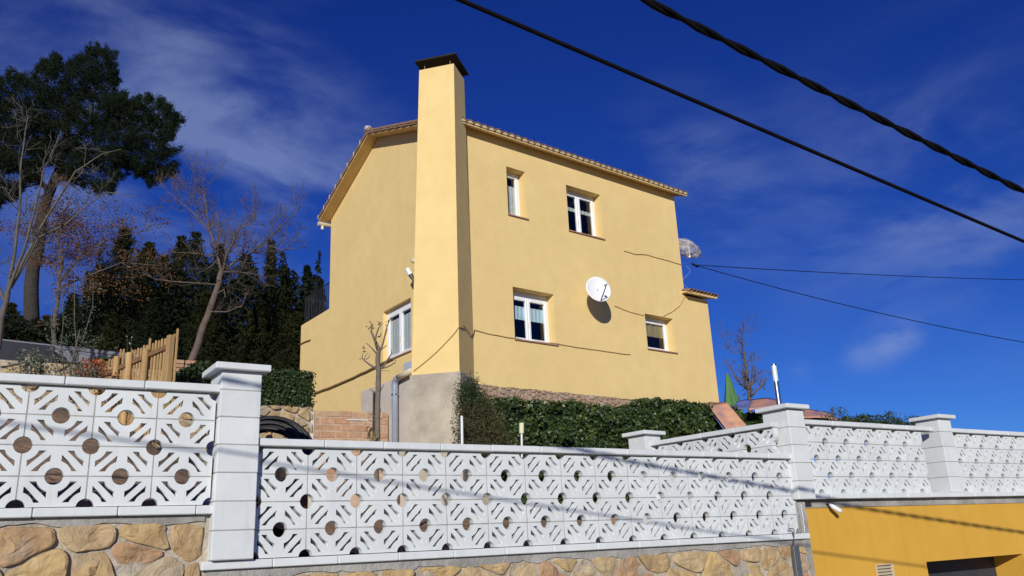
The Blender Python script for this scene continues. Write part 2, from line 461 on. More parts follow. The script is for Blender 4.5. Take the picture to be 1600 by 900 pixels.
def mat_glass():
    m = bpy.data.materials.new('window_glass'); m.use_nodes = True; t = m.node_tree; t.nodes.clear()
    o = t.nodes.new('ShaderNodeOutputMaterial'); mx = t.nodes.new('ShaderNodeMixShader')
    tr = t.nodes.new('ShaderNodeBsdfTransparent'); gl = t.nodes.new('ShaderNodeBsdfGlossy'); fr = t.nodes.new('ShaderNodeFresnel')
    tr.inputs[0].default_value = (.80, .86, .88, 1); gl.inputs['Roughness'].default_value = .02; fr.inputs[0].default_value = 1.7
    gm = t.nodes.new('ShaderNodeNewGeometry'); iv_ = t.nodes.new('ShaderNodeMath'); iv_.operation = 'SUBTRACT'; iv_.inputs[0].default_value = 1; t.links.new(gm.outputs['Backfacing'], iv_.inputs[1])
    ml = t.nodes.new('ShaderNodeMath'); ml.operation = 'MULTIPLY'; t.links.new(iv_.outputs[0], ml.inputs[0]); t.links.new(fr.outputs[0], ml.inputs[1])
    t.links.new(ml.outputs[0], mx.inputs[0]); t.links.new(tr.outputs[0], mx.inputs[1]); t.links.new(gl.outputs[0], mx.inputs[2]); t.links.new(mx.outputs[0], o.inputs[0])
    return m
M_glass = mat_glass()
def mat_bag():
    m = bpy.data.materials.new('clear_plastic_film'); m.use_nodes = True; t = m.node_tree; t.nodes.clear()
    o = t.nodes.new('ShaderNodeOutputMaterial'); mx = t.nodes.new('ShaderNodeMixShader')
    tr = t.nodes.new('ShaderNodeBsdfTransparent'); gl = t.nodes.new('ShaderNodeBsdfPrincipled')
    gl.inputs['Base Color'].default_value = (.55, .52, .50, 1); gl.inputs['Roughness'].default_value = .15
    nz = noisen(t, 9, 4, .6, geopos(t)); t.links.new(mapr(t, nz, .35, .65, .25, .95), mx.inputs[0])
    t.links.new(tr.outputs[0], mx.inputs[1]); t.links.new(gl.outputs[0], mx.inputs[2]); t.links.new(mx.outputs[0], o.inputs[0])
    return m
M_bag = mat_bag()

# ---------------------------------------------------------------- frames of the place
FM = Frame((-1.917, 6.29), 56.25)        # face of the middle balustrade
FL = Frame((-2.210, 6.081), 58.0)       # left, set 9 cm back
FR_ = Frame((3.447, 10.018), 57.0)       # right
P0 = (-0.8136, 15.962)
FH = Frame(P0, 51.0)                     # house front
FG = Frame(FH(-.25, 0, 0), -36.0, -1)    # gable end, running away to the left
ZG = 2.2

def smooth(a, b, x):
    t = max(0, min(1, (x - a) / (b - a))); return t * t * (3 - 2 * t)
def ground_h(s, d):
    left = 1 - smooth(-.35, 1.2 + d * .12, s)
    hl = 1.87 + .25 * min(d, 9.0)
    hl = hl + smooth(10.5, 10.7, d) * .95 + max(0, d - 11) * .012
    hm = 1.52 + .085 * min(d, 14.5)
    hm = hm + smooth(14.7, 15.0, d) * 2.4 * (1 - smooth(6.0, 9.0, s))
    h = left * hl + (1 - left) * hm
    r = smooth(6.12, 6.2, s)
    if d < 30: h = h * (1 - r) + r * (1.93 if d < 8 else 1.93 + .02 * (d - 8))
    k = smooth(18, 40, d)
    hill = 5.2 + 2.5 * smooth(20, 60, d) if s < 6 else 2.2
    far = 5.6 * (1 - smooth(4, 30, s)) + 1.6 * smooth(4, 30, s)
    h = h * (1 - k) + far * k
    h += -14 * smooth(80, 260, d)
    return h
def grid_vals(brk):
    o = []
    for a, b, st in brk:
        n = max(1, int(round((b - a) / st))); o += [a + (b - a) * i / n for i in range(n)]
    return o + [brk[-1][1]]
sv = grid_vals([(-80, -10, 6), (-10, -.4, .6), (-.4, 6.1, .25), (6.1, 6.22, .04), (6.22, 12, .7), (12, 100, 6)])
dvv = grid_vals([(.085, 2, .2), (2, 10.4, .4), (10.4, 10.8, .1), (10.8, 14.6, .5), (14.6, 15.1, .1), (15.1, 30, 1.5), (30, 300, 12)])
g = MB()
for s in sv:
    for d in dvv:
        nz = noise.noise(Vector((s * 1.7, d * 1.7, 0))) * .05 + noise.noise(Vector((s * .5, d * .5, 5))) * .06
        if d < .3 or (s > 6.1 and d < 12): nz *= .15
        g.v.append(FM(s, -d, ground_h(s, d) + nz))
nd = len(dvv)
for a in range(len(sv) - 1):
    for b in range(nd - 1):
        g.f.append((a * nd + b, (a + 1) * nd + b, (a + 1) * nd + b + 1, a * nd + b + 1))
struct('garden_soil', g, M_soil, smooth=True)
g = MB().grid(lambda u, v: Vector(((u - .5) * 1600, (v - .5) * 1600, -.12 - 12 * smooth(.15, .5, max(abs(u - .5), abs(v - .5))))), 24, 24)
struct('ground', g, M_grass, smooth=True)
# street and pavement in front of the walls
g = MB().poly([FM(-60, .9, 0.0), FM(60, .9, 0.0), FM(60, 12, 0.0), FM(-60, 12, 0.0)])
struct('street', g, M_asphalt)
g = MB().box(FM, -60, 60, .0 - .2, .9, -.1, .12)
struct('pavement', g, M_plaster)

# ---------------------------------------------------------------- pierced block mesh
def arc(cx, cz, r, a0, a1, n):
    return [(cx + r * math.cos(R(a0 + (a1 - a0) * i / n)), cz + r * math.sin(R(a0 + (a1 - a0) * i / n))) for i in range(n + 1)]
TW, TH, TT, CR, RR = .4, .2, .070, .055, .103
def tile_mesh(name, x0=0.0, x1=.4):
    g_ = .0044
    outl = []
    # start bottom left, go counter-clockwise; centre of half disc at (.2, 0); quarter discs at (0,.2), (.4,.2)
    outl += [(g_, g_)]
    outl += [(.2 - CR, g_)] + arc(.2, 0, CR, 180, 0, 14)[1:-1] + [(.2 + CR, g_)]
    outl += [(.4 - g_, g_), (.4 - g_, .2 - CR)]
    outl += arc(.4, .2, CR, 270, 180, 8)[1:-1] + [(.4 - CR, .2 - g_), (CR, .2 - g_)]
    outl += arc(0, .2, CR, 0, -90, 8)[1:-1] + [(g_, .2 - CR)]
    holes = []
    q = RR
    s1 = [(.034, .062), (.139, .167)]
    ax = math.sqrt(q * q - .033 ** 2)
    a_hi = math.degrees(math.atan2(-.033, ax)); a_lo = math.degrees(math.atan2(-math.sqrt(q * q - .034 ** 2), .034))
    s1 += arc(0, .2, q, a_hi, a_lo, 6)
    s2 = [(.061, .033), (.168, .140)]
    ay = math.sqrt(q * q - .032 ** 2)
    b_hi = math.degrees(math.atan2(ay, -.032)); b_lo = math.degrees(math.atan2(.033, -math.sqrt(q * q - .033 ** 2)))
    s2 += arc(.2, 0, q, b_hi, b_lo, 6)
    for h in (s1, s2):
        holes.append(h); holes.append([(.4 - x, z) for x, z in h])
    cu = bpy.data.curves.new(name, 'CURVE'); cu.dimensions = '2D'; cu.fill_mode = 'BOTH'; cu.extrude = TT / 2 - .0015; cu.bevel_depth = .0015; cu.offset = -.0015
    for pl in [outl] + holes:
        sp = cu.splines.new('POLY'); sp.points.add(len(pl) - 1)
        for p, (x, z) in zip(sp.points, pl): p.co = (x, z, 0, 1)
        sp.use_cyclic_u = True
    ob = bpy.data.objects.new(name, cu); COL.objects.link(ob)
    dg = bpy.context.evaluated_depsgraph_get()
    me = bpy.data.meshes.new_from_object(ob.evaluated_get(dg))
    bpy.data.objects.remove(ob)
    # stand it up: x along, y depth (0 = front face), z up
    me.transform(Matrix(((1, 0, 0, 0), (0, 0, 1, TT / 2), (0, 1, 0, 0), (0, 0, 0, 1))))
    me.name = name
    if len(me.materials): me.materials[0] = M_white
    else: me.materials.append(M_white)
    return me
ME_TILE = tile_mesh('pierced_block')
me2 = ME_TILE.copy(); me2.name = 'pierced_block_flipped'
me2.transform(Matrix.Translation((.4, 0, .2)) @ Matrix.Rotation(math.pi, 4, 'Y'))
ME_TILEF = me2
def shared_box(name, lx, ly, lz, mat, b=.004):
    me = MB().bbox(WORLD, 0, lx, -ly, 0, 0, lz, b).mesh(name); fix_normals(me); me.materials.append(mat); return me

def balustrade(name, label, F, s0, cols, z0, rows=4, parity=0, rail_s=None, base_s=None, base_over=.03, zr=.06):
    """cols columns of pierced blocks from s0, on base rail pieces, under coping pieces"""
    root = thing(name, label, 'balustrade', F(s0, 0, z0 - .06))
    for r in range(rows):
        zb = z0 + r * TH
        fl = ((r + parity) % 2 == 0)
        for c in range(cols):
            me = ME_TILEF if fl else ME_TILE
            M = F.mat(s0 + c * TW, rnd.uniform(-.0015, .0015), zb) @ Matrix.Rotation(R(rnd.uniform(-.12, .12)), 4, 'Y')
            inst('pierced_block', me, root, M)
    # mortar joints, set back from the face and stopping at the round holes
    mb = MB(); n0, n1 = -TT + .006, -.0030; h = .0048
    for r in range(rows + 1):
        z = z0 + r * TH
        odd = ((r + parity) % 2 == 0)      # corner circles on this line?
        cs = []
        for c in range(-1, cols + 1):
            cs.append(s0 + c * TW + (0 if odd else .2))
        a = s0
        for cc in cs + [1e9]:
            e = min(cc - CR - .002, s0 + cols * TW)
            if e - a > .01 and 0 < r < rows: mb.box(F, max(a, s0), e, n0, n1, z - h, z + h)
            a = max(a, cc + CR + .002)
            if a > s0 + cols * TW: break
    for c in range(1, cols):
        s = s0 + c * TW
        for r in range(rows):
            lo_c = ((r + parity) % 2 == 0)
            za = z0 + r * TH + (CR + .002 if lo_c else .0); zb = z0 + (r + 1) * TH - (0 if lo_c else CR + .002)
            mb.box(F, s - h, s + h, n0, n1 - .0005, za, zb)
    o = part('mortar_joints', mb, M_mortar, root, recalc=False)
    ra, rb = rail_s or (s0, s0 + cols * TW)
    zt = z0 + rows * TH
    a = ra; k = 0
    while a < rb - .02:
        e = min(a + .5 + (.0 if k % 2 else .02), rb)
        part('coping_slab', MB().bbox(F, a + .002, e - .003, -TT - .02 - rnd.uniform(0, .003), .042 + rnd.uniform(-.002, .003), zt + .004, zt + zr + rnd.uniform(-.0015, .0015), .006), M_white, root)
        a = e; k += 1
    part('coping_mortar', MB().box(F, ra + .01, rb - .01, -TT - .012, .03, zt, zt + zr - .006), M_mortar, root)
    ba, bb = base_s or (s0, s0 + cols * TW)
    a = ba; k = 0
    while a < bb - .02:
        e = min(a + .5, bb)
        part('base_slab', MB().bbox(F, a + .0015, e - .002, -TT - .05, base_over + rnd.uniform(-.002, .002), z0 - .06 + rnd.uniform(-.001, .001), z0 - .001, .006), M_white, root)
        a = e; k += 1
    return root

balustrade('balustrade', 'long white pierced concrete balustrade spanning the middle above the low stone wall', FM, -.047, 15, 1.587, 4, 0, (-.05, 5.96), (-.40, 6.09))
balustrade('balustrade', 'white pierced concrete balustrade at the left edge, left of the big capped pillar', FL, -5.6, 14, 1.966, 4, 0, (-5.6, 0.03), (-5.6, 0.02))
balustrade('balustrade', 'white pierced concrete balustrade above the mustard garage wall, between the two right pillars', FR_, -.13, 6, 2.012, 4, 1, (-.12, 2.52), (-.40, 2.6), .095)
balustrade('balustrade', 'white pierced concrete balustrade running out of the right edge past the last pillar', FR_, 2.87, 19, 2.012, 4, 1, (2.84, 10.47), (2.60, 10.47), .095)
FB = Frame((2.90, 9.56), -39, -1)          # side balustrade running back from the pillar
balustrade('balustrade', 'short white balustrade running back behind the middle one to the small square pillar', FB, .0, 5, 1.95, 4, 1, (.0, 1.9), (.0, 1.95))

# ---------------------------------------------------------------- pillars of stacked blocks
def pillar(name, label, F, s0, s1, nf, depth, z0, nb, ztop, cap_t=.05, over=.055, th=.2, first=.2):
    root = thing(name, label, 'pillar', F((s0 + s1) / 2, nf - depth / 2, z0))
    z = z0; k = 0
    while z < ztop - .03:
        e = min(z + (first if k == 0 else th), ztop)
        j = rnd.uniform(-.0025, .0025)
        part('pillar_block', MB().bbox(F, s0 + j, s1 + j, nf - depth, nf + rnd.uniform(-.002, .002), z + .003, e - .003, .005), M_white, root)
        z = e; k += 1
    part('joint_mortar', MB().box(F, s0 + .006, s1 - .006, nf - depth + .006, nf - .006, z0, ztop), M_mortar, root)
    # cap: slab with a faint pyramid top
    c = MB(); o = over; zc = ztop
    c.bbox(F, s0 - o, s1 + o, nf - depth - o, nf + o, zc, zc + cap_t, .006)
    cs, cn = (s0 + s1) / 2, nf - depth / 2
    ring = [F(s0 - o + .01, nf + o - .01, zc + cap_t), F(s1 + o - .01, nf + o - .01, zc + cap_t), F(s1 + o - .01, nf - depth - o + .01, zc + cap_t), F(s0 - o + .01, nf - depth - o + .01, zc + cap_t)]
    ap = F(cs, cn, zc + cap_t + .012)
    for i in range(4): c.poly([ring[i], ring[(i + 1) % 4], ap])
    part('pillar_cap', c, M_white, root)
    return root
nf = .07
sa = FM.px(338.5, 720, nf)[0]; sb = FM.px(403.5, 720, nf)[0]
P_L = pillar('pillar', 'tall white block pillar with flat cap standing between the left and middle balustrades', FM, sa, sb, nf, .32, 1.589, 7, 2.935)
ma = FM.px(1233.5, 670, nf)[0]; mb_ = FM.px(1259, 670, nf)[0]
P_M = pillar('pillar', 'white block pillar carrying the round steel lamp, at the garage corner', FM, ma, mb_, nf, .36, 1.945, 5, 2.955)
qa = FR_.px(1470.5, 680, .06)[0]; qb = FR_.px(1489.5, 680, .06)[0]
P_R = pillar('pillar', 'rightmost white block pillar above the mustard garage wall', FR_, qa, qb, .06, .34, 2.013, 5, 2.99)
bs = 2.13
P_B = pillar('pillar', 'small square white pillar top rising behind the middle balustrade, against the ivy', FB, 1.86, 2.16, .13, .30, 1.6, 7, 2.90, first=.1)

# ---------------------------------------------------------------- stone walls
def clip(poly, a, b, c):
    out_ = []
    n = len(poly)
    for i in range(n):
        p, q = poly[i], poly[(i + 1) % n]
        fp = a * p[0] + b * p[1] - c; fq = a * q[0] + b * q[1] - c
        if fp <= 0: out_.append(p)
        if fp * fq < 0:
            t = fp / (fp - fq); out_.append((p[0] + (q[0] - p[0]) * t, p[1] + (q[1] - p[1]) * t))
    return out_
def cells(s0, s1, z0, z1, cw, ch, rg, aniso=1.0, merge=.0):
    pts = []; k = ch / cw
    n = int((s1 - s0) * (z1 - z0) / (cw * ch) * 1.15)
    for i in range(n):
        best = None
        w_ = rg.uniform(.6, 1.5)          # some stones claim more room than others
        for c in range(9):
            q = (rg.uniform(s0 - cw * .3, s1 + cw * .3), rg.uniform(z0 - ch * .2, z1 + ch * .2))
            d = min([math.hypot(q[0] - p[0], (q[1] - p[1]) / k) for p in pts] or [9])
            if best is None or d > best[0]: best = (d, q)
        if best[0] > cw * .42: pts.append(best[1])
    res = []
    for i, p in enumerate(pts):
        poly = [(s0, z0), (s1, z0), (s1, z1), (s0, z1)]
        for j, q in enumerate(pts):
            if i == j: continue
            dx, dz = q[0] - p[0], (q[1] - p[1])
            if abs(dx) > cw * 4 or abs(dz) > ch * 5: continue
            mx, mz = (p[0] + q[0]) / 2, (p[1] + q[1]) / 2
            poly = clip(poly, dx, dz * aniso, dx * mx + dz * aniso * mz)
            if len(poly) < 3: break
        if len(poly) >= 3: res.append(poly)
    return res
def stone(F, poly, n0, proud, gap, rg):
    """rounded irregular stone in the plane of F standing proud of the mortar"""
    cx = sum(p[0] for p in poly) / len(poly); cz = sum(p[1] for p in poly) / len(poly)
    ar = abs(sum(poly[i][0] * poly[(i + 1) % len(poly)][1] - poly[(i + 1) % len(poly)][0] * poly[i][1] for i in range(len(poly)))) / 2
    if ar < .0016: return None
    size = math.sqrt(ar)
    pts = []
    for i in range(len(poly)):
        a, b = poly[i], poly[(i + 1) % len(poly)]
        L = math.hypot(b[0] - a[0], b[1] - a[1])
        if L < .012: continue
        for t in ((.08, .3, .5, .7, .92) if L > .12 else (.15, .5, .85) if L > .05 else (.5,)):
            pts.append((a[0] + (b[0] - a[0]) * t, a[1] + (b[1] - a[1]) * t))
    if len(pts) < 5: return None
    k = max(.3, 1 - gap / (size * .5))
    out_ = []
    sd_ = rg.uniform(0, 100)
    # knock the corners off, then roughen the outline
    q = []
    for i in range(len(pts)):
        a, b, c = pts[i - 1], pts[i], pts[(i + 1) % len(pts)]
        q.append((b[0] * .5 + (a[0] + c[0]) * .25, b[1] * .5 + (a[1] + c[1]) * .25))
    for i, p in enumerate(q):
        j = 1 + noise.noise(Vector((p[0] * 7 + sd_, p[1] * 7, sd_))) * .16 + noise.noise(Vector((p[0] * 25 + sd_, p[1] * 25, sd_))) * .06
        out_.append((cx + (p[0] - cx) * k * j, cz + (p[1] - cz) * k * j))
    m = MB(); n = len(out_)
    pr = proud * rg.uniform(.5, 1.25)
    tilt = (rg.uniform(-.12, .12), rg.uniform(-.12, .12))
    rings = ((1.0, -.02), (.99, pr * .45), (.95, pr * .85), (.85, pr * 1.0), (.62, pr * 1.05), (.32, pr * 1.1))
    for kk, hh in rings:
        for (x, z) in out_:
            X = cx + (x - cx) * kk; Z = cz + (z - cz) * kk
            e = 0
            if hh > 0: e = (noise.noise(Vector((X * 9 + sd_, Z * 9, 1.7))) * .020 + round(2.6 * noise.noise(Vector((X * 6 + sd_, Z * 6, 4.7)))) * .009) * min(1, size / .2) + (X - cx) * tilt[0] * .5 + (Z - cz) * tilt[1] * .5
            m.v.append(F(X, n0 + hh + e, Z))
    m.v.append(F(cx, n0 + pr * 1.08, cz))
    for r in range(len(rings) - 1):
        for i in range(n):
            j = (i + 1) % n
            m.f.append((r * n + i, r * n + j, (r + 1) * n + j, (r + 1) * n + i))
    t0 = (len(rings) - 1) * n
    for i in range(n): m.f.append((t0 + i, t0 + (i + 1) % n, len(m.v) - 1))
    return m, (cx, cz)
def stone_wall(name, label, F, s0, s1, z0, z1, nface, thick, cw, ch, matS, matM, rg, strip=.07, proud=.03, gap=.016, cat='stone wall', group=None, aniso=1.3, mix=None):
    root = thing(name, label, cat, F(s0, nface, z0), group)
    part('wall_core', MB().box(F, s0, s1, nface - thick, nface, z0, z1), matM, root)
    lst = cells(s0, s1, z0, z1 - strip, cw, ch, rg, aniso)
    lst = [p for p in lst]
    lst.sort(key=lambda p: -sum(q[1] for q in p) / len(p))
    for i, p in enumerate(lst):
        r = stone(F, p, nface, proud, gap, rg)
        if r is None: continue
        if i < 290:
            part('stone', r[0], matS, root, smooth=False, origin=F(r[1][0], nface, r[1][1]), recalc=False)
    return root
rg = random.Random(5)
WL = stone_wall('stone_wall', 'ochre rubble stone wall under the left balustrade, left of the tall pillar', FL, -5.6, -.03, -.1, 1.906, -.03, .5, .32, .25, M_stone, M_wallmort, rg, strip=.05, proud=.026, gap=.008)
WM = stone_wall('stone_wall', 'low ochre stone wall with grey cement band under the middle balustrade', FM, -.36, 6.10, -.1, 1.526, -.02, .5, .36, .22, M_stone, M_wallmort, rg, strip=.06, proud=.024, gap=.011)
part('wall_end', MB().box(FL, -.03, .06, -.45, -.035, -.1, 1.90), M_wallmort, WL)
# irregular cement smear under the coping of the two walls
def smear(F, s0, s1, zt, dz, n, mat, root, rg):
    m = MB(); N = int((s1 - s0) / .05)
    top = []; bot = []
    for i in range(N + 1):
        s = s0 + (s1 - s0) * i / N
        d = dz * (1 + .8 * noise.noise(Vector((s * 4, 3.3, n))) + .35 * noise.noise(Vector((s * 15, 1, n))))
        top.append(F(s, n, zt)); bot.append(F(s, n - .001, zt - d))
    i0 = len(m.v)
    for a, b in zip(top, bot):
        m.v += [a, b, b - F.n * .03]
    for i in range(N):
        k = i0 + i * 3
        m.f += [(k, k + 3, k + 4, k + 1), (k + 1, k + 4, k + 5, k + 2)]
    part('cement_band', m, mat, root, smooth=False, recalc=False)
smear(FL, -5.6, -.03, 1.904, .050, -.014, M_cement, WL, rg)
smear(FM, -.36, 6.10, 1.524, .060, -.006, M_cement, WM, rg)
part('cement_quoin', MB().bbox(FM, 6.005, 6.12, -.5, .006, .0, 1.935, .01).bbox(FM, 5.955, 6.004, -.2, -.004, 1.588, 1.935, .008), M_cement, WM)
mm = MB()
zz = 1.90; ss = 6.035
ptsw = []
while zz > 1.60:
    ptsw.append((ss + noise.noise(Vector((zz * 25, 0, 0))) * .016, zz)); zz -= .015
for i in range(len(ptsw) - 1):
    a, b = ptsw[i], ptsw[i + 1]; wv = .006 + .008 * abs(noise.noise(Vector((a[1] * 31, 4, 0))))
    mm.quad(FM(a[0] - wv, .009, a[1]), FM(a[0] + wv, .009, a[1]), FM(b[0] + wv, .009, b[1]), FM(b[0] - wv, .009, b[1]))
part('white_sealant', mm, M_pvc, WM, recalc=False)

# ---------------------------------------------------------------- garage front
garage = thing('garage', 'mustard painted garage front under the right balustrade with dark door recess', 'garage', FR_(-.28, 0, 0))
FGa = Frame(FR_(0, .0, 0), 57.0)
gs0, gs1, gz1 = -.26, 10.6, 1.88
ds0 = FGa.px(1447.5, 880)[0]; ds1 = FGa.px(1598, 864.5)[0]; dz = FGa.px(1500, 873.5)[1]
def wall_cells(F, s0, s1, zb, ztop, holes, mat, root, name='wall', depth=.25, n=0.0, thick_back=True, revm=None, sub=1.2):
    """flat wall face with rectangular openings and their reveals; ztop(s) is piecewise linear"""
    ss = sorted(set([s0, s1] + [h for q in holes for h in q[:2]] + list(ztop[1])))
    zt = ztop[0]
    m = MB()
    for a, b in zip(ss[:-1], ss[1:]):
        if b - a < 1e-6: continue
        hs = sorted([h for h in holes if h[0] <= a + 1e-6 and h[1] >= b - 1e-6], key=lambda h: h[2])
        za = zb(a); zb_ = zb(b)
        for h in hs:
            m.quad(F(a, n, za), F(b, n, zb_), F(b, n, h[2]), F(a, n, h[2])); za = h[3]; zb_ = h[3]
        m.quad(F(a, n, za), F(b, n, zb_), F(b, n, zt(b)), F(a, n, zt(a)))
    for h in holes:
        d = depth
        m.quad(F(h[0], n, h[2]), F(h[0], n, h[3]), F(h[0], n - d, h[3]), F(h[0], n - d, h[2]))
        m.quad(F(h[1], n, h[2]), F(h[1], n - d, h[2]), F(h[1], n - d, h[3]), F(h[1], n, h[3]))
        m.quad(F(h[0], n, h[3]), F(h[1], n, h[3]), F(h[1], n - d, h[3]), F(h[0], n - d, h[3]))
        m.quad(F(h[0], n, h[2]), F(h[0], n - d, h[2]), F(h[1], n - d, h[2]), F(h[1], n, h[2]))
    return part(name, m, mat, root, recalc=False)
vs0 = FGa.px(1369, 890)[0]; vs1 = FGa.px(1396, 890)[0]; vz1 = FGa.px(1382, 881)[1]; vz0 = vz1 - .24
wall_cells(FGa, gs0, gs1, lambda s: -.1, (lambda s: gz1 + .012 * math.sin(s * 3), [i * .3 for i in range(0, 30)]), [(ds0, ds1, -.1, dz), (vs0, vs1, vz0, vz1)], M_garage, garage, 'wall', depth=.42, n=0)
part('side_wall', MB().quad(FGa(gs0, 0, -.1), FGa(gs0, 0, gz1), FGa(gs0, -.45, gz1), FGa(gs0, -.45, -.1)), M_garage, garage)
part('cement_band', MB().box(FGa, gs0, gs1, -.2, .012, gz1 - .02, 1.951), M_cement, garage)
part('garage_door', MB().box(FGa, ds0 - .05, ds1 + .05, -.46, -.42, -.1, dz + .05), M_roofdark, garage)
v = part('vent', MB().box(FGa, vs0, vs1, -.06, -.04, vz0, vz1), M_beige, garage)
part('vent_frame', MB().box(FGa, vs0, vs0 + .012, -.04, .008, vz0, vz1).box(FGa, vs1 - .012, vs1, -.04, .008, vz0, vz1).box(FGa, vs0 + .012, vs1 - .012, -.04, .008, vz1 - .012, vz1), M_beige, v)
for i in range(6):
    z = vz1 - .03 - i * .036
    m = MB().prism([FGa(vs0 + .013, -.035, z + .006), FGa(vs0 + .013, .006, z - .012), FGa(vs0 + .013, .006, z - .018), FGa(vs0 + .013, -.035, z)],
                   [FGa(vs1 - .013, -.035, z + .006), FGa(vs1 - .013, .006, z - .012), FGa(vs1 - .013, .006, z - .018), FGa(vs1 - .013, -.035, z)])
    part('vent_slat', m, M_beige, v)
# small white lamp head under the balustrade base
ls, lz = FGa.px(1304, 794, .08)
lt = thing('wall_lamp', 'tiny white wall lamp poking out under the base rail over the mustard wall', 'lamp', FGa(ls, 0, lz))
m = MB().tube([FGa(ls - .05, .0, lz + .05), FGa(ls - .03, .07, lz + .03)], .012, 8)
part('bracket', m, M_black, lt)
m = MB().tube([FGa(ls - .05, .055, lz + .045), FGa(ls - .035, .085, lz + .02), FGa(ls + .03, .12, lz - .03), FGa(ls + .05, .13, lz - .045)], [.012, .026, .028, .018], 10)
part('lamp_head', m, M_pvc, lt, smooth=True)
# galvanised conduit cover and bent rod at the right end of the stone wall
cs_, cz_ = FM.px(1238, 853, .03)
ct = thing('conduit', 'dark grey metal conduit cover with a bent rod on top, at the stone wall end', 'conduit', FM(cs_, .03, 0))
ce = FM.px(1247, 853, .03)[0]
part('channel', MB().bbox(FM, cs_, ce, .0, .045, .1, cz_, .004), M_channel, ct)
h1 = FM.px(1240.5, 855, .04); h2 = FM.px(1239, 826, .04); h3 = FM.px(1231, 826, .04); h4 = FM.px(1237, 832, .04)
part('rod', MB().tube([FM(h1[0], .035, h1[1] - .05), FM(h1[0], .04, h1[1]), FM(h2[0] + .002, .05, h2[1] - .01), FM(h2[0] - .01, .05, h2[1]), FM(h3[0], .05, h3[1])], .0055, 7).tube([FM(h3[0], .05, h3[1] + .008), FM(h4[0], .05, h4[1] - .006), FM(h4[0] + .012, .045, h4[1] - .04)], .004, 6), M_channel, ct)

# ---------------------------------------------------------------- lamp on the middle pillar
lx = FM(ma + .13, nf - .20, 2.955 + .055)
Y = lx.y
lamp = thing('pillar_lamp', 'round brushed steel lamp post with white glass top on the garage corner pillar', 'lamp', lx)
tb = at(1222, 629, Y).z; lh = at(1217, 569, Y).z - lx.z
part('steel_tube', MB().tube([lx, lx + Vector((0, 0, lh * .60))], .030, 18), M_steel, lamp, smooth=False)
part('base_flange', MB().tube([lx, lx + Vector((0, 0, .008))], .05, 18), M_steel, lamp)
part('glass_top', MB().tube([lx + Vector((0, 0, lh * .60)), lx + Vector((0, 0, lh * .965))], .029, 18), M_lampwhite, lamp)
part('steel_cap', MB().tube([lx + Vector((0, 0, lh * .965)), lx + Vector((0, 0, lh))], .031, 18), M_steel, lamp)

# ---------------------------------------------------------------- the house
ROOT = FH(0, 0, ZG)
house = thing('house', 'two storey ochre stucco house with corner chimney and tiled roof', 'house', ROOT)
RY, RZ = 3.67, 11.44             # ridge on the gable frame
LY, LZ = 6.50, 10.24
SL1 = (RZ - 10.12) / RY
SL2 = (RZ - LZ) / (LY - RY)
WINS = [(1.04, 1.565, 8.385, 9.51), (2.79, 3.885, 8.375, 9.50), (1.065, 2.205, 5.64, 6.76), (5.06, 6.06, 5.87, 6.72)]
GW = (2.07, 3.40, 5.70, 6.885)
DEPG = .14
def front_bottom(s):
    if s < .25: return 4.62 - s * .02
    return 4.615 + .03 * noise.noise(Vector((s * 2.3, 0, 0))) + .015 * noise.noise(Vector((s * 9, 0, 0)))
brk = [i * .12 for i in range(0, 55)]
DEP = .26
wall_cells(FH, -.25, 6.605, front_bottom, (lambda s: 10.16, brk), WINS, M_yellow, house, 'front_wall', depth=DEP)
wall_cells(FH, 6.605, 7.485, lambda s: 4.62, (lambda s: 7.40, []), [], M_yellow, house, 'annex_wall', depth=DEP)
def gtop(s):
    if s <= RY: return RZ - SL1 * (RY - s) + .03
    if s <= LY: return RZ - SL2 * (s - RY) + .03
    return 7.76
def gbot(s):
    return 4.3
gb = [RY, 4.5] + [4.5 + i * .25 for i in range(0, 17)]
m1 = wall_cells(FG, 0, 4.5, gbot, (gtop, [RY]), [GW], M_yellow, house, 'gable_wall', depth=DEPG)
m2 = wall_cells(FG, 4.5, LY, gbot, (gtop, [4.5 + i * .2 for i in range(0, 10)]), [], M_yellow, house, 'gable_wall', depth=DEP)
m3 = wall_cells(FG, LY, 8.44, gbot, (lambda s: 7.76, [LY + i * .2 for i in range(0, 9)]), [], M_yellow, house, 'terrace_wall', depth=DEP)
# shell behind: back, right side, annex and terrace masses (wide enough that nothing shows through)
m = MB()
c = [FG(0, 0, 0), FG(LY, 0, 0), FG(LY, 0, 0) + FH.d * 6.7, FH(6.605, 0, 0), FH(-.25, 0, 0)]
def up(p, z): return Vector((p.x, p.y, z))
m.quad(up(c[1], 4.5), up(c[2], 4.5), up(c[2], 10.2), up(c[1], 10.2))
rr = FG(RY, 0, 0) + FH.d * 6.78
m.poly([up(c[2], 4.5), up(c[3], 4.5), up(c[3], 10.16), up(rr, RZ), up(c[2], 10.2)])
part('back_wall', m, M_yellow, house)
m = MB(); a0, a1 = FH(7.485, 0, 0), FH(7.485, -3.2, 0)
m.quad(up(a0, 4.5), up(a1, 4.5), up(a1, 8.1), up(a0, 7.40)); m.quad(up(a1, 4.5), up(FH(6.6, -3.2, 0), 4.5), up(FH(6.6, -3.2, 0), 8.1), up(a1, 8.1))
part('annex_wall', m, M_yellow, house)
m = MB(); b0, b1 = FG(8.44, 0, 0), FG(8.44, 0, 0) + FH.d * 5
m.quad(up(b0, 4.5), up(b1, 4.5), up(b1, 7.76), up(b0, 7.76))
m.poly([up(b0, 7.76), up(b1, 7.76), up(FG(LY, 0, 0) + FH.d * 5, 7.76), up(FG(LY, 0, 0), 7.76)])
part('terrace_wall', m, M_yellow, house)
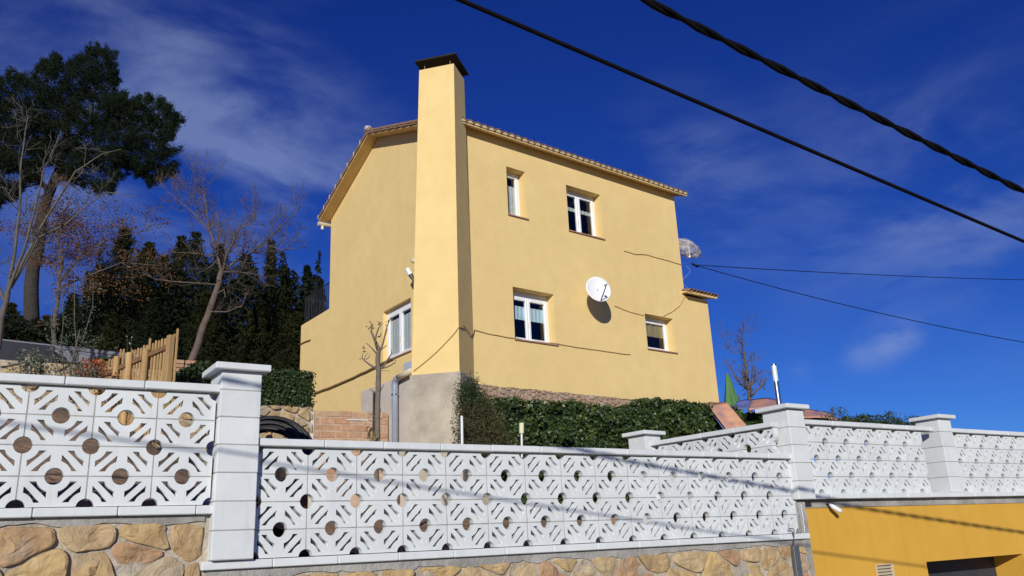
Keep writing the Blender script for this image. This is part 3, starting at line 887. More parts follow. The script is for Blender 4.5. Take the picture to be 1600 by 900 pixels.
# base: rubble strip under the front, rendered block under the chimney, plaster and brick patches on the gable
part('base_wall', MB().box(FH, -.25, 7.47, -.4, -.03, 1.6, 4.66), M_wallmort, house, label='rough rubble base under the front wall')
part('base_wall', MB().box(FG, .6, 8.42, -.4, -.03, 1.6, 5.1), M_plaster, house)
lst = cells(.12, 5.4, 4.18, 4.63, .15, .085, rg, 1.2)
for p in lst:
    r = stone(FH, p, -.03, .03, .003, rg)
    if r and sum(q[1] for q in p) / len(p) > 4.05: part('stone', r[0], M_pink, house, smooth=False, recalc=False, origin=FH(r[1][0], 0, r[1][1]))
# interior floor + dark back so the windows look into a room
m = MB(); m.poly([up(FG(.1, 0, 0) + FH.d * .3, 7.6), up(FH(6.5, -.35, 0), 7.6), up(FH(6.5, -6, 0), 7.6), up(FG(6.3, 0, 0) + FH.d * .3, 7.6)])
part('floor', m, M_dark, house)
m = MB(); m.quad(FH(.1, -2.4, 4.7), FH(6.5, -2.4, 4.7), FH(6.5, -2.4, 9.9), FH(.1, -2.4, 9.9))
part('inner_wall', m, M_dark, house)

def window(F, h, mat_bl, blind, kind, root, depth=DEP):
    s0, s1, z0, z1 = h
    n = -depth + .03
    top = kind.get('top', .10)
    fw = .055
    fr = MB()
    fr.bbox(F, s0, s1, n - .06, n, z1 - top, z1 - .001, .006).bbox(F, s0, s0 + fw, n - .06, n, z0 + .06, z1 - top, .006).bbox(F, s1 - fw, s1, n - .06, n, z0 + .06, z1 - top, .006).bbox(F, s0, s1, n - .06, n, z0 + .006, z0 + .06, .006)
    wf = part('window', fr, M_pvc, root)
    leaves = kind['leaves']
    a, b = s0 + fw - .008, s1 - fw + .008
    wz0, wz1 = z0 + .05, z1 - top + .008
    k = len(leaves)
    for i, (u, v_) in enumerate(leaves):
        x0, x1 = a + (b - a) * u, a + (b - a) * v_
        sw = .062
        m = MB()
        m.bbox(F, x0 + .001, x0 + sw, n - .05, n + .014, wz0, wz1, .006).bbox(F, x1 - sw, x1 - .001, n - .05, n + .014, wz0, wz1, .006)
        m.bbox(F, x0 + sw, x1 - sw, n - .05, n + .0135, wz0, wz0 + sw, .006).bbox(F, x0 + sw, x1 - sw, n - .05, n + .0135, wz1 - sw, wz1, .006)
        part('sash', m, M_pvc, wf)
        pq = [F(x0 + sw, n - .02, wz0 + sw), F(x1 - sw, n - .02, wz0 + sw), F(x1 - sw, n - .02, wz1 - sw), F(x0 + sw, n - .02, wz1 - sw)]
        part('pane', MB().poly(pq if F.side > 0 else pq[::-1]), M_glass, wf, recalc=False)
        for (q0, q1, mt) in blind:
            H = wz1 - wz0 - 2 * sw
            part('blind', MB().grid(lambda uu, vv: F(x0 + sw + (x1 - x0 - 2 * sw) * uu, n - .045 - .008 * math.sin(uu * 23 + i), wz0 + sw + H * (q0 + (q1 - q0) * vv)), 18, 2), mt, wf)
        if i == 0 and k == 2:
            part('handle', MB().bbox(F, x1 - .04, x1 - .02, n + .014, n + .03, wz0 + .3, wz0 + .42, .004), M_beige, wf)
    m = MB().prism([F(s0 - .02, .035, z0 - .028), F(s0 - .02, .035, z0 - .002), F(s0 - .02, n, z0 + .010), F(s0 - .02, n, z0 - .028)],
                   [F(s1 + .02, .035, z0 - .028), F(s1 + .02, .035, z0 - .002), F(s1 + .02, n, z0 + .010), F(s1 + .02, n, z0 - .028)])
    part('sill', m, M_sill, wf)
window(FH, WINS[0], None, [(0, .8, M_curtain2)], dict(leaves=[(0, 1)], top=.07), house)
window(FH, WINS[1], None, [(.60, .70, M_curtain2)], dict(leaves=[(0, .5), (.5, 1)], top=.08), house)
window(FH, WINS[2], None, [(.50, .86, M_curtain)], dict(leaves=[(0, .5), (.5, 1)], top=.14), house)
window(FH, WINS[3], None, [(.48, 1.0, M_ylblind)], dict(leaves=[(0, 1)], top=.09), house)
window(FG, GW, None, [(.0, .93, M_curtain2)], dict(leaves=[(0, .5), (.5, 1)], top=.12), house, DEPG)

# chimney
d11 = Vector((math.sin(R(15)), math.cos(R(15)), 0)); dm77 = Vector((math.sin(R(-75)), math.cos(R(-75)), 0))
BRc = FH(0.0, 0, 0)
FRc = Vector((-1.037, 15.127, 0)); W0, W1 = .95, .766
FCH = Frame(FRc, -75, -1)            # s to the left, n towards the street
zb_, zt_ = 4.705, 11.18
def cc(s, dback, z): return FRc + dm77 * s + d11 * dback + Vector((0, 0, z))
m = MB()
bot = [cc(0, 0, zb_), cc(W0, 0, zb_), cc(W0, 1.1, zb_), cc(0, .90, zb_)]
top = [cc(-.05, 0, zt_), cc(W1 - .05, 0, zt_), cc(W1 - .05, .66, zt_), cc(-.05, .66, zt_)]
def lerp4(a, b, t): return [p.lerp(q, t) for p, q in zip(a, b)]
levels = [0, .15, .3, .45, .6, .75, .9, 1]
prev = lerp4(bot, top, 0)
for t in levels[1:]:
    cur = lerp4(bot, top, t)
    for i in range(4):
        j = (i + 1) % 4
        m.quad(prev[i], prev[j], cur[j], cur[i])
    prev = cur
m.poly([top[0], top[1], top[2], top[3]]); m.poly(bot[::-1])
chim = part('chimney', m, M_yellow, house)
m = MB().prism([cc(.05, .6, zb_), cc(W0 - .04, .6, zb_), cc(W0 - .04, 2.4, zb_), cc(.05, 1.8, zb_)], [cc(.05, .55, 10.2), cc(W0 - .24, .55, 10.2), cc(W0 - .24, 2.4, 10.2), cc(.05, 1.8, 10.2)])
part('chimney_back', m, M_yellow, chim)
m = MB().prism([cc(-.02, -.012, 1.6), cc(W0 + .03, -.012, 1.6), cc(W0 + .03, 2.1, 1.6), cc(-.02, 1.2, 1.6)], [cc(-.02, -.012, zb_), cc(W0 + .03, -.012, zb_ + .02), cc(W0 + .03, 2.1, zb_ + .02), cc(-.02, 1.2, zb_)])
part('chimney_base', m, M_render, house)
# cap: flared sheet, wider than the flue, on four pins
cz0 = zt_ + .16
def capc(s, d, z): return cc(s - .05, d, z)
cx, cy = W1 / 2, .33
o1 = .07
lowp = [capc(-o1, -o1 - .02, cz0), capc(W1 + o1, -o1 - .02, cz0), capc(W1 + o1, .66 + o1 + .05, cz0), capc(-o1, .66 + o1 + .05, cz0)]
m = MB().prism(lowp, [p + Vector((0, 0, .035)) for p in lowp])
i0 = len(m.v); apx = capc(cx, cy, cz0 + .10)
for i in range(4): m.poly([lowp[i] + Vector((0, 0, .035)), lowp[(i + 1) % 4] + Vector((0, 0, .035)), apx])
part('chimney_cap', m, M_capmetal, chim)
for (a, b) in ((.10, .06), (W1 - .10, .06), (W1 - .10, .58), (.10, .58)):
    part('cap_pin', MB().tube([capc(a, b, zt_ - .03), capc(a, b, cz0 + .01)], .008, 6), M_sill, chim)

# roof deck, soffits, fascia
OV, VO = .24, .30                # eave and verge overhang
XR = 6.86
def roofp(x, y, dz=0.0):
    """x along the front from the gable line, y inward; uses the gable's direction for y"""
    z = RZ - SL1 * (RY - y) if y <= RY else RZ - SL2 * (y - RY)
    p = FG(y, 0, 0) + FH.d * (x + .25)
    return Vector((p.x, p.y, z + dz))
m = MB()
x0, x1 = -.25 - VO, XR
ye, yb = -OV, LY + .12
for (ya, yc) in ((ye, RY), (RY, yb)):
    A = [roofp(x0, ya, .035), roofp(x1, ya, .035), roofp(x1, yc, .035), roofp(x0, yc, .035)]
    m.prism(A, [p + Vector((0, 0, .045)) for p in A])
roof = part('roof', m, M_fascia, house)
# clay tiles: eave course and verge course one by one, the rest of the slope as one
def barrel(L, r, seg=6, t=.014, taper=.85):
    m = MB()
    for e, (y, rr_) in enumerate(((0, r), (L, r * taper))):
        for i in range(seg + 1):
            a = math.pi * i / seg
            m.v.append(Vector((math.cos(a) * rr_, y, math.sin(a) * rr_ * .85)))
        for i in range(seg + 1):
            a = math.pi * i / seg
            m.v.append(Vector((math.cos(a) * (rr_ - t), y, math.sin(a) * (rr_ - t) * .85)))
    n = seg + 1
    for i in range(seg):
        m.f.append((i, i + 1, 2 * n + i + 1, 2 * n + i)); m.f.append((n + i, 3 * n + i, 3 * n + i + 1, n + i + 1)); m.f.append((i, n + i, n + i + 1, i + 1)); m.f.append((2 * n + i, 2 * n + i + 1, 3 * n + i + 1, 3 * n + i))
    return m
me_tile = barrel(.45, .095).mesh('roof_tile'); fix_normals(me_tile); me_tile.materials.append(M_tile)
bm_ = MB()
for i in range(7):
    pass
pitch = .185
nx = int((XR - (x0)) / pitch)
yd = (roofp(0, 1) - roofp(0, 0)).normalized(); xd = FH.d.copy(); xd = (xd - yd * xd.dot(yd)).normalized(); zd = xd.cross(yd)
MR = Matrix(((xd.x, yd.x, zd.x, 0), (xd.y, yd.y, zd.y, 0), (xd.z, yd.z, zd.z, 0), (0, 0, 0, 1)))
mend = MB(); stuff = MB()
for i in range(nx):
    x = x0 + .10 + i * pitch
    pj = roofp(x, ye - .035, .080)
    M = Matrix.Translation(pj + Vector((0, 0, rnd.uniform(-.004, .004)))) @ MR @ Matrix.Rotation(R(rnd.uniform(-1.5, 1.5)), 4, 'Z')
    inst('roof_tile', me_tile, roof, M)
    # pale mortar plug in the open end
    n_ = 7; ctr = M @ Vector((0, .012, 0))
    ring = [M @ Vector((math.cos(math.pi * k / n_) * .074, .014, math.sin(math.pi * k / n_) * .058)) for k in range(n_ + 1)]
    mend.poly(ring)
    for j in range(1, 10):
        y = ye - .03 + j * .40
        if y > RY - .15: break
        pj = roofp(x, y, .108)
        stuff.v += [Matrix.Translation(pj) @ MR @ v.co for v in me_tile.vertices]
        b0_ = len(stuff.v) - len(me_tile.vertices)
        stuff.f += [tuple(b0_ + k for k in p.vertices) for p in me_tile.polygons]
yd2 = (roofp(0, RY) - roofp(0, RY + 1)).normalized(); xd2 = FH.d * -1; xd2 = (xd2 - yd2 * xd2.dot(yd2)).normalized(); zd2 = xd2.cross(yd2)
MR2 = Matrix(((xd2.x, yd2.x, zd2.x, 0), (xd2.y, yd2.y, zd2.y, 0), (xd2.z, yd2.z, zd2.z, 0), (0, 0, 0, 1)))
for i in range(nx):
    x = x0 + .10 + i * pitch
    j = 0; y = yb + .02
    while y > RY + .2:
        pj = roofp(x, y, .108)
        if i == 0:
            inst('roof_tile', me_tile, roof, Matrix.Translation(pj) @ MR2 @ Matrix.Rotation(R(1.2), 4, 'Z'))
        else:
            b0_ = len(stuff.v); stuff.v += [Matrix.Translation(pj) @ MR2 @ v.co for v in me_tile.vertices]
            stuff.f += [tuple(b0_ + k for k in p.vertices) for p in me_tile.polygons]
        y -= .33
y = ye + .36
while y < RY - .2:
    inst('roof_tile', me_tile, roof, Matrix.Translation(roofp(x0 + .045, y, .118)) @ MR); y += .33
o = part('roof_tiles', stuff, M_tile, roof, recalc=False); o['kind'] = 'stuff'
part('tile_mortar', mend, M_tileend, roof, recalc=False)
# ridge tiles
me_r = barrel(.42, .12).mesh('ridge_tile'); fix_normals(me_r); me_r.materials.append(M_tile)
k = x0 - .02
while k < XR - .2:
    p = roofp(k, RY, .15)
    inst('ridge_tile', me_r, roof, Matrix.Translation(p) @ Matrix(((FH.n.x, FH.d.x, 0, 0), (FH.n.y, FH.d.y, 0, 0), (0, 0, 1, 0), (0, 0, 0, 1)))); k += .38
# flat verge tiles hanging over the edge of both slopes
for (ya, yc) in ((ye, RY), (yb, RY)):
    L_ = abs(yc - ya); k = int(L_ / .34)
    for i in range(k):
        y0 = ya + (yc - ya) * i / k; y1 = ya + (yc - ya) * (i + 1) / k - (.02 if yc > ya else -.02)
        dz0, dz1 = .115, .095
        lo4 = [roofp(x0 - .035, y0, dz0 - .035), roofp(x0 + .20, y0, dz0 - .035), roofp(x0 + .20, y1, dz1 - .035), roofp(x0 - .035, y1, dz1 - .035)]
        hi4 = [q + Vector((0, 0, .085)) for q in lo4]
        part('verge_tile', MB().prism(lo4, hi4), M_tile, roof)
# pale mortar joints showing along the verge tiles at the left slope
m = MB(); y = yb
while y > RY + .15:
    p = roofp(x0 - .036, y, .0)
    m.tube([p + Vector((0, 0, .075)), p + Vector((0, 0, .19))], .010, 5); y -= (yb - RY) / int((yb - RY) / .34)
part('verge_mortar', m, M_tileend, roof)
m = MB(); p = roofp(x0 - .0, RY, .22)
m.tube([p - FH.d * .06, p + FH.d * .05], [.05, .07], 8)
part('ridge_end_mortar', m, M_plaster, roof)
# eave gutter end and short downspout at the far left eave
gt = MB(); a = roofp(x0 + .0, yb + .05, -.0); gt.tube([a, a + FH.d * 1.5], .06, 10)
part('gutter', gt, M_beige, roof)
part('gutter_outlet', MB().tube([a + FH.d * .12, a + FH.d * .12 - Vector((0, 0, .16))], .04, 10), M_beige, roof)

# annex roof on the right
m = MB()
az0 = 7.40
A = [FH(6.52, .22, az0), FH(7.62, .22, az0), FH(7.62, -3.3, az0 + .85), FH(6.52, -3.3, az0 + .85)]
m.prism(A, [p + Vector((0, 0, .05)) for p in A])
aroof = part('annex_roof', m, M_fascia, house)
ydd = (A[3] - A[0]).normalized(); xdd = FH.d.copy(); zdd = xdd.cross(ydd)
MRa = Matrix(((xdd.x, ydd.x, zdd.x, 0), (xdd.y, ydd.y, zdd.y, 0), (xdd.z, ydd.z, zdd.z, 0), (0, 0, 0, 1)))
for i in range(8):
    for j in range(8):
        inst('roof_tile', me_tile, aroof, Matrix.Translation(FH(6.58 + i * .138, .26, az0 + .05) + ydd * (j * .4)) @ MRa @ Matrix.Scale(.82, 4))
part('tile_wedge', MB().prism([FH(6.50, .23, az0 + .03), FH(6.62, .23, az0 + .12), FH(6.62, .23, az0 + .02)], [FH(6.50, .0, az0 + .03), FH(6.62, .0, az0 + .12), FH(6.62, .0, az0 + .02)]), M_sill, aroof)

# terrace railing (rail top z 8.54, wall top 7.76)
rail = part('railing', MB().tube([FG(LY + .03, -.05, 8.53), FG(8.36, -.05, 8.53), FG(8.36, -1.8, 8.53)], .018, 6).tube([FG(LY + .03, -.05, 7.86), FG(8.36, -.05, 7.86), FG(8.36, -1.8, 7.86)], .012, 6), M_iron, house)
k = LY + .08
while k < 8.4:
    part('baluster', MB().tube([FG(k, -.05, 7.77), FG(k, -.05, 8.53)], .010, 5), M_iron, rail); k += .115
k = .12
while k < 1.8:
    part('baluster', MB().tube([FG(8.36, -.05 - k, 7.77), FG(8.36, -.05 - k, 8.53)], .010, 5), M_iron, rail); k += .115

# pale plaster patch, brick patch on the gable foot
def gpx(x, y, n=.0): return FG.px(x, y, n)
part('plaster_patch', MB().bbox(FG, 2.0, 4.5, -.02, .018, 3.2, 5.215, .01), M_plaster, house)
bq = at(606, 690, 18.2)
FBR = Frame((bq.x, bq.y), 62)
xl = FBR.px(487, 640)[0]; ztl = FBR.px(520, 641)[1]
bw, bh = .31, .148
fw_ = thing('brick_wall', 'low weathered orange brick wall at the foot of the gable, right of the rubble wall', 'brick wall', FBR(xl, 0, 3.0))
part('wall_core', MB().box(FBR, xl + .03, .0, -.25, -.002, 2.4, ztl - .02), M_pinkplaster, fw_)
z = ztl; row = 0
while z > 3.3:
    s = xl - (.12 if row % 2 else 0)
    while s < 0:
        e = s + bw * rnd.uniform(.85, 1.15)
        a_, b_ = max(s, xl), min(e, .0)
        if b_ - a_ > .05 and rnd.random() > (.04 if row else .2):
            part('brick', MB().bbox(FBR, a_ + .005, b_ - .005, -.06, .006 + rnd.uniform(-.006, .007), z - bh + .005, z - .005 - (rnd.uniform(0, .02) if row == 0 else 0), .014), M_brick, fw_)
        s = e
    z -= bh; row += 1
part('lime_streak', MB().box(FBR, xl + .75, xl + 1.5, .0, .024, ztl - .20, ztl - .185), M_pvc, fw_)
part('cement_corner', MB().tube([FBR(xl + .03, -.02, 2.4), FBR(xl + .03, -.02, ztl - .06)], .05, 8), M_plaster, fw_)

# down pipe
s_, z_ = FG.px(617, 600, .12)
dp = thing('downpipe', 'thick grey plastic downpipe bending out of the wall beside the concrete chimney base', 'pipe', FG(s_, .12, 3.0))
ptsd = [FG(s_, .12, 2.6), FG(s_, .12, 5.02)]
for i in range(1, 7):
    a = math.pi / 2 * i / 6; ptsd.append(FG(s_ - .14 * (1 - math.cos(a)), .12, 5.02 + .14 * math.sin(a)))
endp = cc(W0 + .0, .25, 5.13)
part('pipe', MB().tube(ptsd, .072, 14), M_greyplast, dp, smooth=True)
part('elbow_arm', MB().tube([ptsd[-1], ptsd[-1].lerp(FG(s_ - .75, .12, 5.20), .5), FG(s_ - .75, .12, 5.20)], .062, 12), M_beige, dp, smooth=True)
part('collar', MB().tube([FG(s_, .12, 4.80), FG(s_, .12, 4.83)], .082, 14), M_steel, dp)
# meter box
sA, zA = FG.px(645, 582, .06)
mbx0 = FG.px(644, 573, .12)[0]; mbx1 = FG.px(629.5, 574, .12)[0]
mz0 = FG.px(636, 583.5, .12)[1]; mz1 = FG.px(636, 565.5, .12)[1]
bx = thing('meter_box', 'small light grey utility box on the gable wall beside the chimney', 'utility box', FG(mbx0, 0, mz0))
part('box', MB().bbox(FG, mbx0, mbx1, .0, .11, mz0, mz1, .01), M_boxgrey, bx)
part('lid', MB().bbox(FG, mbx0 + .012, mbx1 - .012, .1105, .122, mz0 + .012, mz1 - .012, .004), M_boxgrey, bx)
# spotlight and beige lamp beside the chimney
ss_, sz_ = FG.px(643, 428, .25)
sp = thing('spotlight', 'white cylindrical spotlight tilted on the gable wall beside the chimney', 'lamp', FG(ss_, 0, sz_))
part('arm', MB().tube([FG(ss_ - .06, .0, sz_ - .02), FG(ss_ - .02, .2, sz_ - .06)], .018, 8), M_dishdark, sp)
part('lamp_head', MB().tube([FG(ss_ + .09, .30, sz_ + .13), FG(ss_ + .02, .26, sz_ - .02)], [.055, .055], 14), M_pvc, sp)
part('lamp_body', MB().tube([FG(ss_ + .02, .26, sz_ - .02), FG(ss_ - .04, .22, sz_ - .15)], [.052, .03], 12), M_dishdark, sp)
ss_, sz_ = FG.px(645, 408, .2)
sp = thing('wall_lamp', 'beige rounded lamp half hidden behind the chimney, above the white spotlight', 'lamp', FG(ss_, 0, sz_))
part('bracket', MB().bbox(FG, ss_ - .06, ss_ - .02, .0, .16, sz_ - .12, sz_ - .02, .01), M_dishdark, sp)
part('lamp_head', MB().tube([FG(ss_ + .03, .24, sz_ + .04), FG(ss_, .2, sz_ + .02), FG(ss_ - .05, .14, sz_ - .03)], [.02, .06, .05], 12), M_beige, sp, smooth=True)

# satellite dish
ds_, dzz = FH.px(935, 452, .50)
dish = thing('satellite_dish', 'white oval satellite dish on the front wall casting a long shadow', 'satellite dish', FH(ds_, .0, dzz))
bazi = R(163); tilt = R(14)
bdir = Vector((math.sin(bazi) * math.cos(tilt), math.cos(bazi) * math.cos(tilt), math.sin(tilt)))
ux = Vector((0, 0, 1)).cross(bdir).normalized(); uy = bdir.cross(ux).normalized()
dc = FH(ds_, .50, dzz)
m = MB(); RD = .315
rings = 8; seg = 28
def dpt(r, a, off): return dc + ux * (r * .92 * math.cos(a)) + uy * (r * math.sin(a)) + bdir * (.07 * (r / RD) ** 2 - .05 + off)
for off in (0, -.012):
    for i in range(rings + 1):
        for j in range(seg): m.v.append(dpt(RD * i / rings, 2 * math.pi * j / seg, off))
for L in (0, 1):
    b0_ = L * (rings + 1) * seg
    for i in range(rings):
        for j in range(seg):
            m.f.append((b0_ + i * seg + j, b0_ + i * seg + (j + 1) % seg, b0_ + (i + 1) * seg + (j + 1) % seg, b0_ + (i + 1) * seg + j))
b1_ = (rings + 1) * seg
for j in range(seg):
    m.f.append((rings * seg + j, rings * seg + (j + 1) % seg, b1_ + rings * seg + (j + 1) % seg, b1_ + rings * seg + j))
part('reflector', m, M_dish, dish, smooth=True, recalc=False)
lnb = dc + bdir * .40 - uy * .13
ab = dc - uy * (RD + .0) - bdir * .03
part('feed_arm', MB().tube([ab, lnb - uy * .03], .013, 8), M_dishdark, dish)
part('feed_horn', MB().tube([lnb + (dc - lnb).normalized() * .05, lnb], [.028, .03], 12).tube([lnb, lnb - (dc - lnb).normalized() * .07], [.02, .018], 10), M_boxgrey, dish)
part('mount', MB().tube([dc - bdir * .05, FH(ds_ + .12, .22, dzz + .08), FH(ds_ + .22, .0, dzz + .17)], .022, 8), M_steel, dish)
part('wall_plate', MB().bbox(FH, ds_ + .16, ds_ + .28, .0, .012, dzz + .10, dzz + .24, .003), M_steel, dish)

# surface cables on the walls
def wallcable(F, pxs, r, n, name, label, mat, extra=None, jit=.006):
    pts = []
    sz = [F.px(x, y, n) for x, y in pxs]
    for (a, b) in zip(sz[:-1], sz[1:]):
        N = max(2, int(math.hypot(b[0] - a[0], b[1] - a[1]) / .12))
        for i in range(N):
            t = i / N; s = a[0] + (b[0] - a[0]) * t; z = a[1] + (b[1] - a[1]) * t
            pts.append(F(s, n + abs(noise.noise(Vector((s * 3, z, 0)))) * .006, z + noise.noise(Vector((s * 4, n, z))) * jit * 2))
    pts.append(F(sz[-1][0], n, sz[-1][1]))
    if extra: pts = extra + pts
    return single(name, MB().tube(pts, r, 6), mat, label, 'cable', pts[0])
wallcable(FH, [(743, 516), (770, 523), (800, 528), (835, 534), (870, 537), (905, 543), (930, 547), (985, 554)], .010, .012, 'wall_cable', 'thin ochre cable running along the front wall below the ground floor window', M_cable)
wallcable(FH, [(975, 392), (992, 397), (1010, 398), (1035, 405), (1066, 414)], .009, .012, 'wall_cable', 'thin cable high on the front wall reaching the right corner', M_cable)
wallcable(FH, [(960, 478), (985, 488), (1006, 493)], .008, .012, 'wall_cable', 'thin cable between the satellite dish and the small right window', M_cable)
wallcable(FH, [(1037, 494), (1050, 487), (1062, 478), (1071, 462)], .008, .012, 'wall_cable', 'thin cable rising from the small right window to the annex roof', M_cable)
pts = [cc(W0 - .02, -.015, FG.px(643, 578)[1] - .02)]
pa = FCH.px(646, 580, .012); pb = FCH.px(718, 512, .012)
for i in range(13):
    t = i / 12; s = pa[0] + (pb[0] - pa[0]) * t; z = pa[1] + (pb[1] - pa[1]) * t - .05 * math.sin(math.pi * t)
    pts.append(FCH(max(s, -.0), .013 + .0, z))
q0 = pts[-1]
pts = pts[1:] + [cc(-.025, .05, q0.z + .05), cc(-.03, .25, q0.z + .10), cc(-.03, .6, q0.z + .02), FH(.04, .015, FH.px(743, 516)[1] + .0)]
single('wall_cable', MB().tube(pts, .010, 6), M_cable, 'ochre cable crossing the chimney face diagonally from the grey box', 'cable', pts[0])
wallcable(FG, [(490, 615), (520, 604), (550, 591), (577, 578), (600, 567), (614, 560)], .026, .03, 'conduit_pipe', 'thick brown conduit climbing the gable wall behind the pruned tree', M_cablebr, jit=.004)
wallcable(FG, [(467.5, 538), (485, 531)], .018, .02, 'wall_pipe_stub', 'short brown pipe at the left end of the terrace wall', M_cablebr)

# plastic bag wrapped round something on the right side wall
bs_, bz_ = FH.px(1081, 388, .0)
ctr = FH(bs_, -.1, bz_)
m = MB()
nu, nv = 15, 10
def bagp(u, v_):
    a = 2 * math.pi * u; b_ = math.pi * v_
    d = Vector((math.sin(b_) * math.cos(a), math.sin(b_) * math.sin(a), math.cos(b_)))
    r = .95 + .35 * noise.noise(d * 1.7 + Vector((3, 1, 2))) + .10 * noise.noise(d * 4.5)
    return ctr + FH.d * (d.x * .44 * r) + FH.n * (d.y * .22 * r) + Vector((0, 0, (d.z * .23 * r * (1 - .35 * d.x) - d.x * .08)))
m.grid(bagp, nu, nv)
bag = thing('plastic_wrapping', 'crumpled clear plastic wrapping sticking out from the right side of the house', 'plastic bag', ctr)
part('film', m, M_bag, bag)
m = MB().bbox(FH, bs_ - .06, bs_ - .01, -.16, -.05, bz_ - .24, bz_ + .17, .01)
part('wrapped_bracket', m, M_pvc, bag)
part('bracket_arm', MB().bbox(FH, 6.6, bs_ + .05, -.15, -.10, bz_ + .10, bz_ + .15, .01), M_beige, bag)

# service wires on the right of the house
anc = FH(FH.px(1085, 414)[0], 0, FH.px(1085, 414)[1])
def catenary(a, b, sag, n=40):
    return [a.lerp(b, t / n) - Vector((0, 0, sag * 4 * (t / n) * (1 - t / n))) for t in range(n + 1)]
def service(endpx, Y, sag, label):
    e = at(endpx[0], endpx[1], Y)
    r = thing('service_wire', label, 'wire', anc)
    part('wire', MB().tube(catenary(anc, e, sag), .011, 5), M_wire, r)
    return r
w1_ = service((1900, 437), 33, .20, 'thin black wire running level to the right from the house corner')
w2_ = service((1900, 575), 24, .38, 'thin black wire sloping down to the right from the house corner')
part('clamp', MB().tube([anc - FH.d * .09 + Vector((0, 0, .02)), anc + FH.d * .12 - Vector((0, 0, .03))], .028, 8), M_black, w2_)
part('stay', MB().tube([FH(6.6, -.02, anc.z + .10), anc], .004, 4), M_steel, w2_)
pts = []
for i in range(14):
    t = i / 13; s, z = FH.px(1073 + 6 * math.sin(t * 7), 415 + 36 * t)
    pts.append(FH(s, -.02, z))
single('loose_wire', MB().tube(pts, .004, 4), M_boxgrey, 'loose pale wire dangling beside the right house corner above the annex roof', 'wire', pts[0])

# overhead lines across the street: positions found from the wires and their shadows on the walls
A1, B1 = Vector((.66, 3.35, 4.03)), Vector((3.38, 5.08, 3.665))
dd = (B1 - A1)
def overhead(name, label, A, D, t0, t1, rad, twist, group=None):
    root = thing(name, label, 'cable', A + D * t0)
    N = 260
    ax = D.normalized(); u = ax.orthogonal().normalized(); v_ = ax.cross(u)
    def P(t): return A + D * t + Vector((0, 0, .012 * (t - .2) * (t - 1.2)))
    if twist:
        L = D.length
        for k in range(twist[0]):
            pts = []
            for i in range(N + 1):
                t = t0 + (t1 - t0) * i / N
                ph = 2 * math.pi * (t * L / twist[1] + k / twist[0])
                pts.append(P(t) + (u * math.cos(ph) + v_ * math.sin(ph)) * twist[2])
            part('strand', MB().tube(pts, rad, 7), M_wire, root, smooth=True)
    else:
        part('strand', MB().tube([P(t0 + (t1 - t0) * i / 60) for i in range(61)], rad, 8), M_wire, root, smooth=True)
    return root
overhead('overhead_cable', 'thick twisted black cable crossing the sky at the upper right', A1, dd, -3.2, 4.5, .0125, (2, .54, .0105))
A2, B2 = Vector((-.155, 2.76, 3.63)), Vector((3.06, 4.70, 3.19))
overhead('overhead_cable', 'single thin black overhead cable below the twisted one', A2, B2 - A2, -3.0, 4.0, .0095, None)

# ---------------------------------------------------------------- foliage helpers
def leaf(m, p, size, rg, nrm=None, spread=1.0, asp=.6):
    if nrm is None:
        d = Vector((rg.gauss(0, 1), rg.gauss(0, 1), rg.gauss(0, 1)))
    else:
        d = Vector(nrm) + Vector((rg.gauss(0, 1), rg.gauss(0, 1), rg.gauss(0, 1))) * spread
    if d.length < 1e-6: d = Vector((0, 0, 1))
    d.normalize(); u = d.orthogonal().normalized(); a = rg.uniform(0, 6.283)
    v_ = d.cross(u); uu = u * math.cos(a) + v_ * math.sin(a); vv = d.cross(uu)
    s = size * rg.uniform(.6, 1.3)
    i = len(m.v)
    m.v += [p - uu * s, p - vv * s * asp + d * s * .15, p + uu * s, p + vv * s * asp + d * s * .15]
    m.f.append((i, i + 1, i + 2, i + 3))
def branch(m, p, d, L, r, lv, rg, up_=.25, kink=.28, kids=(2, 4), ends=None, sides=5, ratio=.62, minr=.004):
    n = 4; pts = [p]; rad = [r]
    q = p.copy(); dr = d.normalized()
    for i in range(n):
        dr = (dr + Vector((rg.gauss(0, kink), rg.gauss(0, kink), rg.gauss(0, kink) + up_ * .25))).normalized()
        q = q + dr * (L / n); pts.append(q.copy()); rad.append(max(minr * .6, r * (1 - .6 * (i + 1) / n)))
    m.tube(pts, rad, sides if r > .03 else 4, caps=False)
    if ends is not None: ends.append((q.copy(), dr.copy()))
    if lv <= 0: return
    for k in range(rg.randint(*kids)):
        t = rg.uniform(.3, 1); i = min(n - 1, int(t * n)); b = pts[i].lerp(pts[i + 1], t * n - i)
        side = Vector((rg.gauss(0, 1), rg.gauss(0, 1), rg.gauss(0, .6) + up_))
        nd_ = (dr * .8 + side.normalized() * .9).normalized()
        branch(m, b, nd_, L * ratio * rg.uniform(.7, 1.2), max(minr, rad[i] * .6), lv - 1, rg, up_, kink, kids, ends, sides, ratio, minr)
